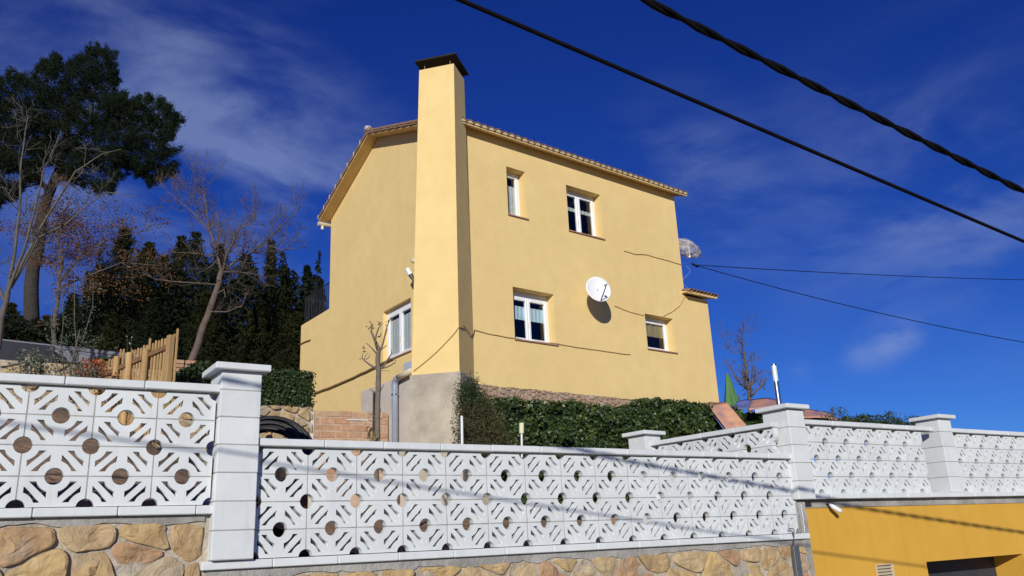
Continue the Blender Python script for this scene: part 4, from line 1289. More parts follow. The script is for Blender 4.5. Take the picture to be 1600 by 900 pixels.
def limb(m, pxs, Ys, r0, r1, lv, rg, nk=6, kL=.8, up_=.3, kids=(2, 4), minr=.006, ends=None, kink=.28, sides=7):
    """main limb through pixels of the photograph at chosen distances, sprouting side branches"""
    pts = [at(x, y, Yq) for (x, y), Yq in zip(pxs, Ys)]
    P = []
    for i in range(len(pts) - 1):
        for t in (0, .33, .66): P.append(pts[i].lerp(pts[i + 1], t) + Vector((rg.gauss(0, .2), rg.gauss(0, .3), rg.gauss(0, .2))) * r0 * .6)
    P.append(pts[-1])
    n = len(P); rad = [r0 + (r1 - r0) * i / (n - 1) for i in range(n)]
    m.tube(P, rad, sides, caps=False)
    for k in range(nk):
        t = rg.uniform(.15, 1); i = min(n - 2, int(t * (n - 1)))
        d = (P[i + 1] - P[i]).normalized()
        side = Vector((rg.gauss(0, 1), rg.gauss(0, 1), rg.gauss(0, .7) + up_)).normalized()
        branch(m, P[i], d * .6 + side, kL * rg.uniform(.5, 1.2), max(minr, rad[i] * .45), lv, rg, up_, kink, kids, ends, 5, .62, minr)

# conifers behind the garden (each with its own trunk and crown)
def conifer(label, px, py, wpx, Y, zbase, rg, mat, n=2600, col=False):
    wpx *= 1.35; n = int(n * 1.6); topp = at(px, py, Y)
    base = Vector((topp.x, topp.y, zbase)); H = topp.z - zbase; Wd = wpx * Y / F_PX
    root = thing('conifer', label, 'tree', base, 'evergreens in a row beyond the garden')
    part('trunk', MB().tube([base, base + Vector((0, 0, H * .5)), base + Vector((0, 0, H * .96))], [.14, .08, .02], 6), M_barkpine, root)
    m = MB()
    nb = int(n * 3.2 / 22)
    for k in range(nb):
        t = rg.random() ** .8; a0 = 0
        rad = min(Wd, (1 - t) * H * (.30 if not col else .13) + .04) * (.85 + .6 * noise.noise(Vector((k * 1.3, t * 7, px))))
        if t > .93: rad *= .7
        a = rg.uniform(0, 6.283); rr = rad * rg.uniform(.2, 1.05)
        c_ = base + Vector((math.cos(a) * rr, math.sin(a) * rr, H * min(.97, t)))
        up_ = Vector((math.cos(a) * .5, math.sin(a) * .5, .9 if col else .35)).normalized()
        L = .10 + min(.38, rad * .5)
        for j in range(22):
            q = c_ + up_ * (rg.uniform(-.4, 1) * L) + Vector((rg.gauss(0, 1), rg.gauss(0, 1), rg.gauss(0, 1))) * L * .22
            leaf(m, q, .08, rg, up_, .9, .25)
    part('crown', m, mat, root, recalc=False)
    return root
cr = random.Random(21)
specs = [(197, 349, 46, 33, 'pointed dark conifer, the tallest left of the bare fruit tree', 0), (234, 374, 34, 31, 'dense dark conifer just right of the tallest pointed one', 0),
         (258, 395, 26, 34, 'slim dark conifer left of the leaning fruit tree trunk', 0), (285, 363, 24, 34, 'dark conifer peak directly behind the left limbs of the fruit tree', 0),
         (308, 357, 26, 33, 'dark conifer peak behind the leaning trunk of the fruit tree', 0), (345, 375, 30, 33, 'dark conifer behind the middle of the bare fruit tree crown', 0),
         (386, 392, 30, 34, 'dark conifer right of centre behind the fruit tree crown', 0), (425, 371, 15, 32, 'narrow columnar cypress poking above the row', 1),
         (447, 415, 24, 31, 'dark cypress between the narrow column and the terrace', 1), (480, 412, 20, 32, 'cypress just left of the terrace railing', 1), (500, 432, 18, 33, 'low cypress right behind the terrace railing', 1),
         (158, 410, 44, 33, 'dark conifer left of the tallest pointed one', 0), (116, 455, 44, 34, 'low dark conifer right of the tall pine trunk', 0), (20, 470, 60, 36, 'broad dark conifer at the left edge behind the pine trunk', 0), (75, 490, 44, 35, 'low dark conifer directly behind the pine trunk', 0),
         (-45, 440, 60, 36, 'dark conifer at the outer left edge of the row', 0), (325, 455, 40, 29, 'low bushy conifer in front of the row behind the picket fence', 0), (405, 470, 44, 28, 'low bushy conifer above the clipped hedge', 0), (245, 470, 46, 28, 'low bushy conifer left of the fruit tree trunk', 0), (466, 480, 34, 28, 'low bushy conifer beside the terrace wall', 0),
         (180, 490, 44, 28, 'low bushy conifer above the picket fence', 0)]
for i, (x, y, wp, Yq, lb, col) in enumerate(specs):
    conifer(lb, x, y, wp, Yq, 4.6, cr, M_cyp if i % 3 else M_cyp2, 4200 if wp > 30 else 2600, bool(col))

# the big pine
def inpoly(x, y, poly):
    c_ = False; j = len(poly) - 1
    for i in range(len(poly)):
        if ((poly[i][1] > y) != (poly[j][1] > y)) and (x < (poly[j][0] - poly[i][0]) * (y - poly[i][1]) / (poly[j][1] - poly[i][1]) + poly[i][0]): c_ = not c_
        j = i
    return c_
pr = random.Random(3)
YP = 38
pine = thing('pine_tree', 'tall dark umbrella pine at the upper left with a leaning trunk', 'tree', at(46, 560, YP))
m = MB()
limb(m, [(44, 575), (47, 500), (54, 420), (66, 345), (86, 280), (105, 215), (120, 150)], [YP] * 7, .40, .12, 0, pr, 0, sides=10)
limb(m, [(84, 285), (130, 262), (180, 235), (230, 215)], [YP, YP, YP + 1, YP + 1], .14, .04, 1, pr, 6, 1.6)
limb(m, [(78, 300), (40, 260), (5, 220)], [YP, YP - 1, YP - 1], .14, .04, 1, pr, 6, 1.6)
limb(m, [(95, 250), (140, 190), (150, 120)], [YP, YP - 1, YP], .13, .04, 1, pr, 6, 1.6)
limb(m, [(92, 262), (70, 200), (50, 150)], [YP, YP + 1, YP + 1], .12, .04, 1, pr, 6, 1.6)
part('trunk', m, M_barkpine, pine, smooth=True, recalc=False)
poly = [(-60, 190), (-20, 160), (0, 128), (28, 122), (45, 132), (72, 98), (92, 92), (108, 100), (120, 112), (128, 88), (148, 80), (166, 84), (172, 110), (186, 140), (196, 168), (208, 172), (216, 156), (232, 155), (250, 160), (276, 184), (268, 212), (258, 226), (270, 262), (258, 272), (240, 286), (222, 272), (205, 262), (196, 252), (180, 262), (184, 284), (160, 298), (134, 292), (112, 282), (96, 262), (74, 248), (60, 235), (56, 276), (36, 285), (22, 300), (-20, 330), (-60, 300)]
m = MB(); n_c = 0
while n_c < 1250:
    x, y = pr.uniform(-60, 280), pr.uniform(75, 335)
    if not inpoly(x, y, poly): continue
    if noise.noise(Vector((x * .045, y * .06, 9.0))) > .27 and pr.random() < .75: continue
    n_c += 1
    c_ = at(x, y, YP + pr.uniform(-2.2, 2.2))
    rr = pr.uniform(.22, .55)
    nn = 110
    for j in range(nn):
        d = Vector((pr.gauss(0, 1), pr.gauss(0, 1), pr.gauss(0, .7))); d.normalize()
        q = c_ + d * rr * pr.random() ** .6
        leaf(m, q, .085, pr, d, .8, .2)
for i in range(len(poly)):
    a, b = poly[i], poly[(i + 1) % len(poly)]
    Lp = math.hypot(b[0] - a[0], b[1] - a[1])
    for k in range(int(Lp * 2.4)):
        t = pr.random(); xx = a[0] + (b[0] - a[0]) * t; yy = a[1] + (b[1] - a[1]) * t
        nzz = noise.noise(Vector((xx * .11, yy * .11, 3.0)))
        if nzz < -.12: continue
        off = pr.uniform(-5, 4 + 26 * max(0, nzz))
        nx_, ny_ = (b[1] - a[1]) / Lp, -(b[0] - a[0]) / Lp
        c_ = at(a[0] + (b[0] - a[0]) * t + nx_ * off, a[1] + (b[1] - a[1]) * t + ny_ * off, YP + pr.uniform(-1.2, 1.2))
        up2 = Vector((pr.gauss(0, .5), pr.gauss(0, .5), 1)).normalized()
        for j in range(34):
            leaf(m, c_ + up2 * pr.uniform(-.05, .22) + Vector((pr.gauss(0, .06), pr.gauss(0, .06), pr.gauss(0, .05))), .07, pr, None, 1, .2)
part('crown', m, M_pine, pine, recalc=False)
# low wooded mass on the far left below the pine
m = MB(); fr_ = random.Random(4)
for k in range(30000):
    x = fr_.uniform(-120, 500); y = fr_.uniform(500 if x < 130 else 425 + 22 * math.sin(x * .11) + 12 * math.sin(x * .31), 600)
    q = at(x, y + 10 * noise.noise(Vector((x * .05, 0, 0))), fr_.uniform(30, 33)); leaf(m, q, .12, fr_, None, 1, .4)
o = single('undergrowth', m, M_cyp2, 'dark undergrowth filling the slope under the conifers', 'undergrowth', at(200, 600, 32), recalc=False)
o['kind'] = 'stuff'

# left bare tree (pale limbs)
br = random.Random(8)
YB = 19
bt = thing('bare_tree', 'leafless pale tree reaching in from the left edge in front of the pine', 'tree', at(-14, 640, YB))
m = MB()
limb(m, [(-16, 640), (-8, 560), (2, 500), (12, 455)], [YB] * 4, .085, .065, 0, br, 0)
limb(m, [(12, 458), (22, 400), (30, 330), (33, 250), (44, 180)], [YB] * 5, .048, .012, 2, br, 9, .8, minr=.006)
limb(m, [(10, 462), (36, 395), (54, 330), (68, 268), (96, 205)], [YB, YB - .3, YB - .4, YB - .6, YB - .6], .040, .010, 2, br, 9, .8, minr=.006)
limb(m, [(16, 450), (50, 380), (84, 322), (118, 268), (160, 240), (190, 233)], [YB, YB, YB + .5, YB + .6, YB + .8, YB + 1], .040, .008, 2, br, 9, .7, minr=.007)
limb(m, [(18, 448), (60, 372), (100, 352), (140, 318), (165, 300), (215, 308)], [YB, YB + .4, YB + .6, YB + .6, YB + .8, YB + .8], .034, .007, 2, br, 8, .6, minr=.006)
limb(m, [(6, 470), (-20, 400), (-30, 300)], [YB, YB, YB], .04, .012, 2, br, 6, .9, minr=.006)
part('branches', m, M_barkpale, bt, recalc=False, smooth=True)
# brown leaved tree between pine and conifers
at_ = thing('autumn_tree', 'thin tree keeping rusty brown leaves beside the pine trunk', 'tree', at(78, 600, 27))
m = MB(); ends = []
limb(m, [(80, 600), (84, 520), (92, 450), (98, 400)], [27] * 4, .09, .04, 1, br, 3, 1.2, ends=ends)
limb(m, [(94, 440), (130, 395), (180, 370), (240, 358)], [27] * 4, .035, .008, 2, br, 19, 1.1, ends=ends, up_=.1)
limb(m, [(92, 450), (140, 430), (190, 410), (250, 415)], [27, 26, 26, 26], .035, .008, 2, br, 18, 1.0, ends=ends, up_=.05)
limb(m, [(95, 420), (90, 370), (100, 330), (120, 310)], [27] * 4, .035, .008, 2, br, 17, 1.0, ends=ends)
limb(m, [(95, 430), (60, 390), (30, 360)], [27] * 3, .035, .008, 2, br, 16, 1.0, ends=ends)
part('branches', m, M_bark, at_, recalc=False)
m = MB()
for (p, d) in ends:
    if br.random() < .75:
        for j in range(16):
            leaf(m, p + Vector((br.gauss(0, .22), br.gauss(0, .22), br.gauss(0, .08))), .035, br, (0, 0, 1), .8)
part('foliage', m, M_autumn, at_, recalc=False)

# fruit tree with leaning trunk
ft = thing('bare_fruit_tree', 'bare twiggy fruit tree with leaning trunk behind the picket fence', 'tree', at(292, 620, 24.5))
m = MB(); fr2 = random.Random(12); Yf = 24.5
limb(m, [(288, 625), (298, 570), (313, 520), (328, 480), (340, 450), (346, 425)], [Yf] * 6, .125, .085, 0, fr2, 0, sides=10)
limb(m, [(346, 428), (338, 390), (326, 355), (322, 320), (316, 292)], [Yf, Yf, Yf, Yf - .3, Yf - .3], 0.0484, 0.0133, 2, fr2, 28, 0.93, up_=.5, minr=.0062, kink=.2)
limb(m, [(326, 360), (305, 335), (285, 318), (262, 300)], [Yf, Yf + .3, Yf + .4, Yf + .4], 0.0242, 0.0076, 2, fr2, 20, 0.75, up_=.5, minr=.0062, kink=.2)
limb(m, [(346, 428), (356, 395), (372, 360), (398, 345)], [Yf, Yf - .4, Yf - .8, Yf - .8], 0.0444, 0.0114, 2, fr2, 24, 0.83, up_=.4, minr=.0062, kink=.2)
limb(m, [(348, 425), (368, 408), (395, 394), (425, 370), (448, 345), (475, 318)], [Yf, Yf, Yf + .4, Yf + .5, Yf + .6, Yf + .6], 0.0484, 0.0076, 2, fr2, 24, 0.90, up_=.4, minr=.0062, kink=.2)
limb(m, [(395, 395), (430, 392), (462, 388)], [Yf + .4, Yf + .2, Yf], 0.0242, 0.0066, 2, fr2, 16, 0.75, up_=.2, minr=.0062, kink=.2)
limb(m, [(340, 445), (315, 443), (270, 440), (240, 436), (222, 425)], [Yf, Yf - .3, Yf - .5, Yf - .6, Yf - .7], 0.0283, 0.0066, 1, fr2, 14, 0.68, up_=.1, minr=.005)
limb(m, [(335, 400), (305, 396), (268, 394)], [Yf, Yf, Yf], 0.0226, 0.0066, 1, fr2, 12, 0.60, up_=.2, minr=.005)
limb(m, [(326, 487), (355, 487), (378, 478), (388, 455)], [Yf, Yf - .2, Yf - .3, Yf - .3], 0.0242, 0.0085, 1, fr2, 12, 0.52, up_=.3, minr=.005)
limb(m, [(335, 462), (350, 452), (352, 465)], [Yf, Yf - .1, Yf - .2], 0.0239, 0.0114, 0, fr2, 2, .2, minr=.005)
limb(m, [(348, 425), (375, 425), (410, 430)], [Yf, Yf - .5, Yf - 1], 0.0242, 0.0066, 2, fr2, 16, 0.75, up_=.1, minr=.005)
part('branches', m, M_barkwarm, ft, recalc=False, smooth=True)

# far bare tree and shrubs right of the house
fb = thing('bare_tree', 'small leafless tree in the distance between the green parasol and the lamp', 'tree', at(1172, 650, 45))
m = MB(); r3 = random.Random(2)
limb(m, [(1173, 660), (1171, 620), (1168, 585), (1163, 552), (1158, 528)], [45] * 5, .14, .02, 2, r3, 22, 1.2, up_=.5, minr=.012)
limb(m, [(1171, 622), (1188, 605), (1200, 590)], [45] * 3, .07, .02, 2, r3, 9, .8, up_=.5, minr=.012)
limb(m, [(1171, 612), (1152, 595), (1140, 570)], [45] * 3, .07, .02, 2, r3, 9, .8, up_=.5, minr=.012)
part('branches', m, M_barkwarm, fb, recalc=False)
def shrub(label, x0, x1, ytop, ybot, Y, n, mat, seed, size=.05, name='shrub', dY=.6, group=None, rough=.5):
    q = random.Random(seed); m = MB(); st = MB()
    base = at((x0 + x1) / 2, ybot, Y)
    root = thing(name, label, 'shrub', base, group)
    nb_ = max(9, int((x1 - x0) / 7))
    for k in range(nb_):
        x = x0 + (x1 - x0) * (k + q.uniform(.1, .9)) / nb_
        e = math.sqrt(max(.1, 1 - ((x - (x0 + x1) / 2) / ((x1 - x0) / 2 + 2)) ** 2 * .6))
        tp = ybot - (ybot - ytop) * e * q.uniform(1 - rough, 1.05)
        Yk = Y + q.uniform(-dY, dY)
        a, b = at(x, ybot + 8, Yk), at(x + q.uniform(-4, 4), tp, Yk)
        st.tube([a, a.lerp(b, .5) + Vector((q.gauss(0, .03), 0, 0)), b], [.012, .008, .004], 4)
        for j in range(n // nb_):
            t = q.random() ** .7
            p = a.lerp(b, t) + Vector((q.gauss(0, 1), q.gauss(0, 1), q.gauss(0, .5))) * (.16 * (1.15 - t) + .02)
            leaf(m, p, size, q)
    part('stem', st, M_bark, root, recalc=False)
    part('foliage', m, mat, root, recalc=False)
    return root
shrub('dark shrub behind the right balustrade just left of the tall thin sprigs', 1316, 1376, 650, 668, 17, 3600, M_hedge, 31, .022)
shrub('dark shrub with upright sprigs against the sky left of the rightmost pillar', 1362, 1430, 643, 668, 17.5, 2600, M_hedge, 32, .022, rough=.8)
shrub('thin sprigs of a dark shrub rising right of the orange sheet', 1290, 1336, 632, 668, 17, 700, M_hedge, 33, .020, rough=.8)
shrub('dark shrub behind the last white balustrade', 1150, 1312, 640, 690, 21.2, 15000, M_hedge, 34, .038, rough=.12)

# ivy wall below the house front
iv = random.Random(6)
ivy = thing('ivy_hedge', 'dense dark ivy covering the base of the house behind the middle balustrade', 'ivy', FH(3.8, .5, 2.3))
m = MB()
def ivy_top(s):
    return 4.36 + .10 * noise.noise(Vector((s * 1.5, 0, 0))) + .06 * noise.noise(Vector((s * 5, 0, 0))) + .26 * smooth(3.6, 4.6, s) - .10 * smooth(0.9, 0.0, s)
core = MB()
core.grid(lambda u, v_: FH(.25 + 8.6 * u, .22 + .12 * noise.noise(Vector((u * 12, v_ * 4, 0))), 2.0 + (ivy_top(.25 + 8.6 * u) - 2.10) * v_), 50, 10)
for k in range(34000):
    s = iv.uniform(.15, 8.6); tp = ivy_top(s) - .12 * smooth(7.3, 8.2, s)
    z = tp - (iv.random() ** 1.15) * 2.1
    nn = .28 + .20 * noise.noise(Vector((s * 2.2, z * 2.6, 1))) + .10 * noise.noise(Vector((s * 7, z * 7, 3))) + iv.uniform(-.09, .10)
    if z > tp - .12: nn -= .15 * iv.random()
    if s < .6: nn *= .7
    leaf(m, FH(s, nn, z), .040, iv, FH.n * 1.0 + Vector((0, 0, .35)), .75, .8)
part('leaf_backing', core, M_pine, ivy, recalc=False)  # solid near-black sheet standing behind the ivy leaves
part('foliage', m, M_ivy, ivy, recalc=False)
# brown dried conifer bush next to the chimney base
db = random.Random(16)
bush = thing('dry_bush', 'half dried feathery bush between the concrete chimney base and the ivy', 'shrub', at(765, 700, 14.6))
m = MB(); m2_ = MB(); st = MB()
for k in range(1500):
    t = db.random(); y = 600 + 105 * t
    hw = 8 + 40 * t ** .8
    x = 732 + 28 * t + db.uniform(-1, 1) * hw
    if x < 717: x = 717 + db.uniform(0, 5)
    p = at(x, y, 14.9 + db.uniform(-.35, .45))
    tgt = m if (t > .28 and db.random() < .8) else m2_
    for j in range(7):
        leaf(tgt, p + Vector((db.gauss(0, .07), db.gauss(0, .07), db.gauss(0, .09))), .030, db, None, 1, .25)
a = at(765, 715, 14.9); st.tube([a, at(750, 640, 15), at(735, 600, 15)], [.03, .02, .006], 6)
part('stem', st, M_bark, bush); part('foliage', m, M_deadfern, bush, recalc=False, label='dried brown fronds'); part('foliage', m2_, M_hedge, bush, recalc=False, label='green upper fronds')

# things in the middle garden
g1 = at(722.5, 712, 14.2); g2 = at(721.5, 650, 14.2)
single('white_post', MB().tube([g1, g2], .022, 8), M_pvc, 'thin white post standing beside the dry bush', 'post', g1)
g1 = at(815.5, 715, 11.5); g2 = at(815, 677, 11.5); g3 = at(815, 661, 11.5)
gl = thing('garden_light', 'small stake light with cream head in front of the ivy', 'lamp', g1)
part('stake', MB().tube([g1, g2], .014, 8), M_pvc, gl)
part('lamp_head', MB().tube([g2, g3], .034, 10), mat_plain('cream_plastic', (.70, .68, .42), .5, .05), gl)
# hose coil
hc = random.Random(9)
cy_ = 7.35
cen = at(419, 716, cy_)
coil = thing('hose_coil', 'coiled black irrigation pipe behind the tall pillar, above the middle balustrade', 'hose', cen - Vector((0, 0, .4)))
ax = (CAM - cen); ax.z = .25 * ax.length; ax.normalize(); ux_ = Vector((0, 0, 1)).cross(ax).normalized(); uy_ = ax.cross(ux_)
for k in range(26):
    rr = .262 + .118 * k / 25; off = hc.uniform(-.06, .06); cx_, cy2 = hc.uniform(-.015, .015), hc.uniform(-.02, .02)
    if k == 0: rr = .41
    pts = [cen + ux_ * (cx_ + rr * math.cos(a * .1571)) + uy_ * (cy2 + rr * .98 * math.sin(a * .1571)) + ax * (off + .01 * math.sin(a * .3 + k)) for a in range(41)]
    part('hose_turn', MB().tube(pts, .0125, 7, caps=False), M_black, coil, smooth=True)
sk = cen - ax * .10
single('wooden_stake', MB().tube([Vector((sk.x, sk.y, 1.5)), Vector((sk.x, sk.y, cen.z + .3))], .03, 8), M_wood, 'wooden stake holding up the coiled black pipe', 'stake', (sk.x, sk.y, 1.5))
# pruned tree
Yt = 10.2
ptree = thing('pruned_tree', 'young grey pruned tree with stubby shoots in front of the gable window', 'tree', at(588, 760, Yt))
m = MB(); r4 = random.Random(14)
limb(m, [(588, 765), (589, 690), (590, 640), (591, 590), (591, 550)], [Yt] * 5, .037, .030, 0, r4, 0, sides=10)
def shoot(pxs, r0=.016, r1=.006, dY=0):
    pts = [at(x, y, Yt + dY * i / len(pxs)) for i, (x, y) in enumerate(pxs)]
    m.tube(pts, [.78 * (r0 + (r1 - r0) * i / (len(pts) - 1)) for i in range(len(pts))], 6)
shoot([(591, 552), (592, 545), (585, 530), (580, 518), (582, 507), (577, 502)], .03, .007)
shoot([(590, 548), (586, 536), (588, 522), (592, 512), (598, 505)], .018, .006, -.2)
shoot([(593, 550), (598, 538), (602, 522), (604, 512), (609, 500), (612, 497)], .02, .005, .2)
shoot([(602, 524), (605, 515), (603, 506)], .01, .005)
shoot([(589, 577), (578, 570), (570, 564), (566, 560), (561, 561)], .018, .006)
shoot([(569, 564), (571, 556), (575, 551)], .009, .005); shoot([(566, 561), (566, 554), (570, 549)], .008, .004); shoot([(572, 562), (577, 558), (578, 552)], .008, .004)
shoot([(593, 577), (601, 570), (607, 560), (612, 552), (612, 546)], .018, .006)
shoot([(607, 560), (614, 561), (619, 564)], .009, .005); shoot([(594, 576), (603, 574), (610, 571), (618, 566)], .014, .008)
shoot([(588, 552), (580, 543), (572, 536)], .014, .006); shoot([(594, 547), (600, 543), (605, 539)], .01, .005)
shoot([(587, 615), (581, 610), (577, 607)], .012, .005); shoot([(594, 611), (598, 605), (600, 600)], .011, .005); shoot([(594, 655), (599, 653), (604, 651)], .008, .004); shoot([(587, 652), (581, 648), (576, 646)], .009, .004); shoot([(586, 658), (580, 657), (575, 656)], .007, .004); shoot([(594, 645), (595, 640), (594, 636)], .008, .004); shoot([(592, 579), (600, 579), (609, 580)], .005, .003); shoot([(588, 604), (586, 598)], .006, .003)
part('trunk', m, M_bark2, ptree, recalc=False, smooth=True)
m = MB()
for (x, y) in ((574, 510), (577, 513), (581, 511), (592, 504), (592, 508), (594, 506), (568, 545), (569, 549), (593, 525), (583, 514), (605, 503)):
    for j in range(2): leaf(m, at(x, y, Yt) + Vector((r4.gauss(0, .01), 0, r4.gauss(0, .01))), .026, r4, (0, -1, .3), .7, .35)
part('withered_leaves', m, M_brownleaf, ptree, recalc=False)
sp_ = at(584.5, 612, Yt + .02); sp0 = at(583, 760, Yt + .02)  # thin dark tube along the left side of the trunk
single('dark_rod', MB().tube([sp0, sp_], .017, 6), M_iron, 'thin dark upright rod along the left side of the pruned tree trunk', 'stake', sp0)
# sapling with big leaves at its foot
sg = thing('seedling', 'little plant with broad leaves at the foot of the pruned tree', 'plant', at(578, 720, Yt - .3))
m = MB()
for (x, y, s) in ((575, 668, .05), (579, 672, .05), (577, 680, .055), (583, 676, .05), (575, 684, .04), (583, 686, .05), (586, 680, .045), (573, 673, .035)):
    leaf(m, at(x, y, Yt - .3), s, r4, (r4.gauss(0, .6), -1, .2), .3, .4)
part('foliage', m, M_brownleaf, sg, recalc=False)
part('stem', MB().tube([at(579, 720, Yt - .3), at(578, 675, Yt - .3)], .006, 5), M_bark, sg)

# ---------------------------------------------------------------- upper left garden
FSL = Frame(FM(0, -10.4, 0), 56.25)
sw = stone_wall('stone_wall', 'pale ochre retaining wall seen over the left balustrade behind the young olive', FSL, -5.2, 2.2, 3.2, 5.08, 0, .5, .36, .26, M_stone2, M_wallmort, random.Random(77), strip=.0, proud=.05, gap=.018)
_q = FBR(xl + .02, 0, 0)
FSR = Frame((_q.x, _q.y), 58)
sw2 = stone_wall('stone_wall', 'yellow rubble wall under the clipped hedge, left of the brick patch', FSR, -4.6, .0, 2.9, FSR.px(470, 635)[1], 0, .5, .34, .22, M_stone2, M_wallmort, random.Random(78), strip=.0, proud=.05, gap=.018)
# clipped hedge on it
hz0 = FSR.px(450, 634)[1] - .03; hz1 = FSR.px(450, 579)[1]; hs1 = FSR.px(486, 610)[0]; hs0 = -4.2
hd = thing('clipped_hedge', 'clipped dark green hedge on the rubble wall left of the house', 'hedge', FSR(-1.5, -.3, hz0))
m = MB(); hh = random.Random(19); core = MB().bbox(FSR, hs0 + .1, hs1 - .1, -1.0, -.12, hz0 - .2, hz1 - .1, .1)
for k in range(22000):
    s = hh.uniform(hs0, hs1); f_ = hh.random()
    if f_ < .62: p = FSR(s, -.02 + hh.gauss(0, .05) + .08 * noise.noise(Vector((s * 3, f_ * 9, 0))), hh.uniform(hz0, hz1)); nr = FSR.n
    elif f_ < .85: p = FSR(s, hh.uniform(-1.1, .0), hz1 + .06 * noise.noise(Vector((s * 3, 0, 0))) + hh.gauss(0, .03)); nr = Vector((0, 0, 1))
    else: p = FSR(hs1 + hh.gauss(0, .05), hh.uniform(-1.1, 0), hh.uniform(hz0, hz1)); nr = FSR.d
    leaf(m, p, .030, hh, nr, .8, .65)
part('leaf_backing', core, M_pine, hd); part('foliage', m, M_hedge, hd, recalc=False)  # the core is a solid near-black block inside the leaves

# grey edging / dark cover behind the left stone wall
g0 = at(-60, 524, 20.5); g1 = at(215, 560, 23.5)
FE = Frame((g0.x, g0.y), math.degrees(math.atan2(g1.x - g0.x, g1.y - g0.y)))
Lg = (Vector((g1.x, g1.y, 0)) - Vector((g0.x, g0.y, 0))).length
ed = thing('shed_roof_edge', 'grey metal edge of a low flat roof behind the upper stone wall', 'roof', g0)
zt1 = FE.px(0, 529.5)[1]; 
part('metal_edge', MB().bbox(FE, 0, Lg, -.3, .03, zt1 - .10, zt1, .01), M_roofgrey, ed)
part('grey_fascia', MB().bbox(FE, 0, Lg, -.25, .0, zt1 - .42, zt1 - .101, .01), M_roofgrey, ed)
part('dark_cover', MB().bbox(FE, -.5, FE.px(80, 545)[0], .004, .4, zt1 - .75, zt1 - .12, .02), M_roofdark, ed)
# white boulder on the wall
wb = at(46, 560, 15.0); m = MB()
m.grid(lambda u, v_: wb + Vector((math.cos(u * 6.283) * math.sin(v_ * 3.1416) * .07, math.sin(u * 6.283) * math.sin(v_ * 3.1416) * .08, math.cos(v_ * 3.1416) * .085)) * (1 + .3 * noise.noise(Vector((u * 5, v_ * 5, 0)))), 10, 7)
single('pale_boulder', m, M_plaster, 'single pale stone lying on top of the upper retaining wall at the left', 'stone', wb, smooth=True)
# young olive and weeds
ol = thing('young_olive', 'spindly young olive with grey green leaves beside the picket fence', 'tree', at(108, 620, 13))
m = MB(); lf = MB(); r5 = random.Random(41)
for (pp, r0) in (([(112, 625), (110, 575), (118, 545), (125, 515)], .028), ([(108, 620), (100, 580), (96, 540), (99, 500), (97, 440)], .014), ([(114, 610), (122, 560), (116, 500), (117, 430)], .013), ([(118, 560), (130, 530), (145, 480), (146, 440)], .012), ([(110, 575), (95, 555), (85, 530)], .012), ([(104, 600), (90, 575), (82, 552), (80, 500), (86, 450)], .010), ([(116, 550), (130, 545), (140, 535), (155, 530)], .010)):
    pts = [at(x, y, 13 + r5.uniform(-.3, .3)) for x, y in pp]
    m.tube(pts, [r0 * (1 - .7 * i / (len(pts) - 1)) for i in range(len(pts))], 6, caps=False)
    for k in range(110):
        t = r5.uniform(.3, 1) * (len(pts) - 1); i = min(len(pts) - 2, int(t))
        p = pts[i].lerp(pts[i + 1], t - i) + Vector((r5.gauss(0, .08), r5.gauss(0, .08), r5.gauss(0, .06)))
        leaf(lf, p, .024, r5, None, 1, .3)
part('stem', m, M_barkpale, ol, recalc=False, smooth=True); part('foliage', lf, M_olive, ol, recalc=False)
shrub('low grey green herb bush in front of the upper stone wall', 38, 66, 545, 590, 12, 900, M_olive, 51, .022)
shrub('reddish leaved bush at the left end of the picket fence', 134, 156, 556, 592, 12.6, 900, M_red, 52, .024)
shrub('low weedy bush at the foot of the young olive', 112, 150, 566, 592, 12.3, 700, M_olive, 53, .022)
shrub('dark creeper at the right end of the picket fence below the fruit tree', 283, 335, 566, 604, 13.5, 3000, M_hedge, 54, .04)
# picket fence
fz_top = at(270, 525, 12).z
pR = at(268, 523, 12.0)
FP = Frame((pR.x, pR.y), -50, 1)
fence = thing('picket_fence', 'light brown wooden picket fence with round posts above the left balustrade', 'fence', Vector((pR.x, pR.y, 3.7)))
# heights follow the photograph: level rails in perspective
def fs(x, y, n=0.0): return FP.px(x, y, n)
def wbox(s0, s1, n0, n1, z0, z1, nm, mat, b=.004): part(nm, MB().bbox(FP, s0, s1, n0, n1, z0, z1, b), mat, fence)
post_px = [(157, 562), (183, 557), (203, 551), (228, 545), (267, 524)]
N_OUT = 1 if FP.n.dot(CAM - pR) > 0 else -1
tops = []
for i, (x, y) in enumerate(post_px):
    s, z = fs(x, y, .06 * N_OUT)
    tops.append((s, z))
    if i == 4: wbox(s - .05, s + .05, .02 * N_OUT, .10 * N_OUT, 3.3, z, 'post', M_wood)
    else: part('post', MB().tube([FP(s, .06 * N_OUT, 3.3), FP(s, .06 * N_OUT, z - .01), FP(s, .06 * N_OUT, z)], [.047, .047, .04], 12), M_wood, fence)
def railz(x, lo_=False):
    return 0
ra = fs(160, 587); rb = fs(265, 541)
part('rail', MB().prism([FP(ra[0], .0, ra[1] - .035), FP(ra[0], .03 * N_OUT, ra[1] - .035), FP(ra[0], .03 * N_OUT, ra[1] + .035), FP(ra[0], .0, ra[1] + .035)], [FP(rb[0], .0, rb[1] - .035), FP(rb[0], .03 * N_OUT, rb[1] - .035), FP(rb[0], .03 * N_OUT, rb[1] + .035), FP(rb[0], .0, rb[1] + .035)]), M_woodrail, fence)
x = 162.0; k = 0
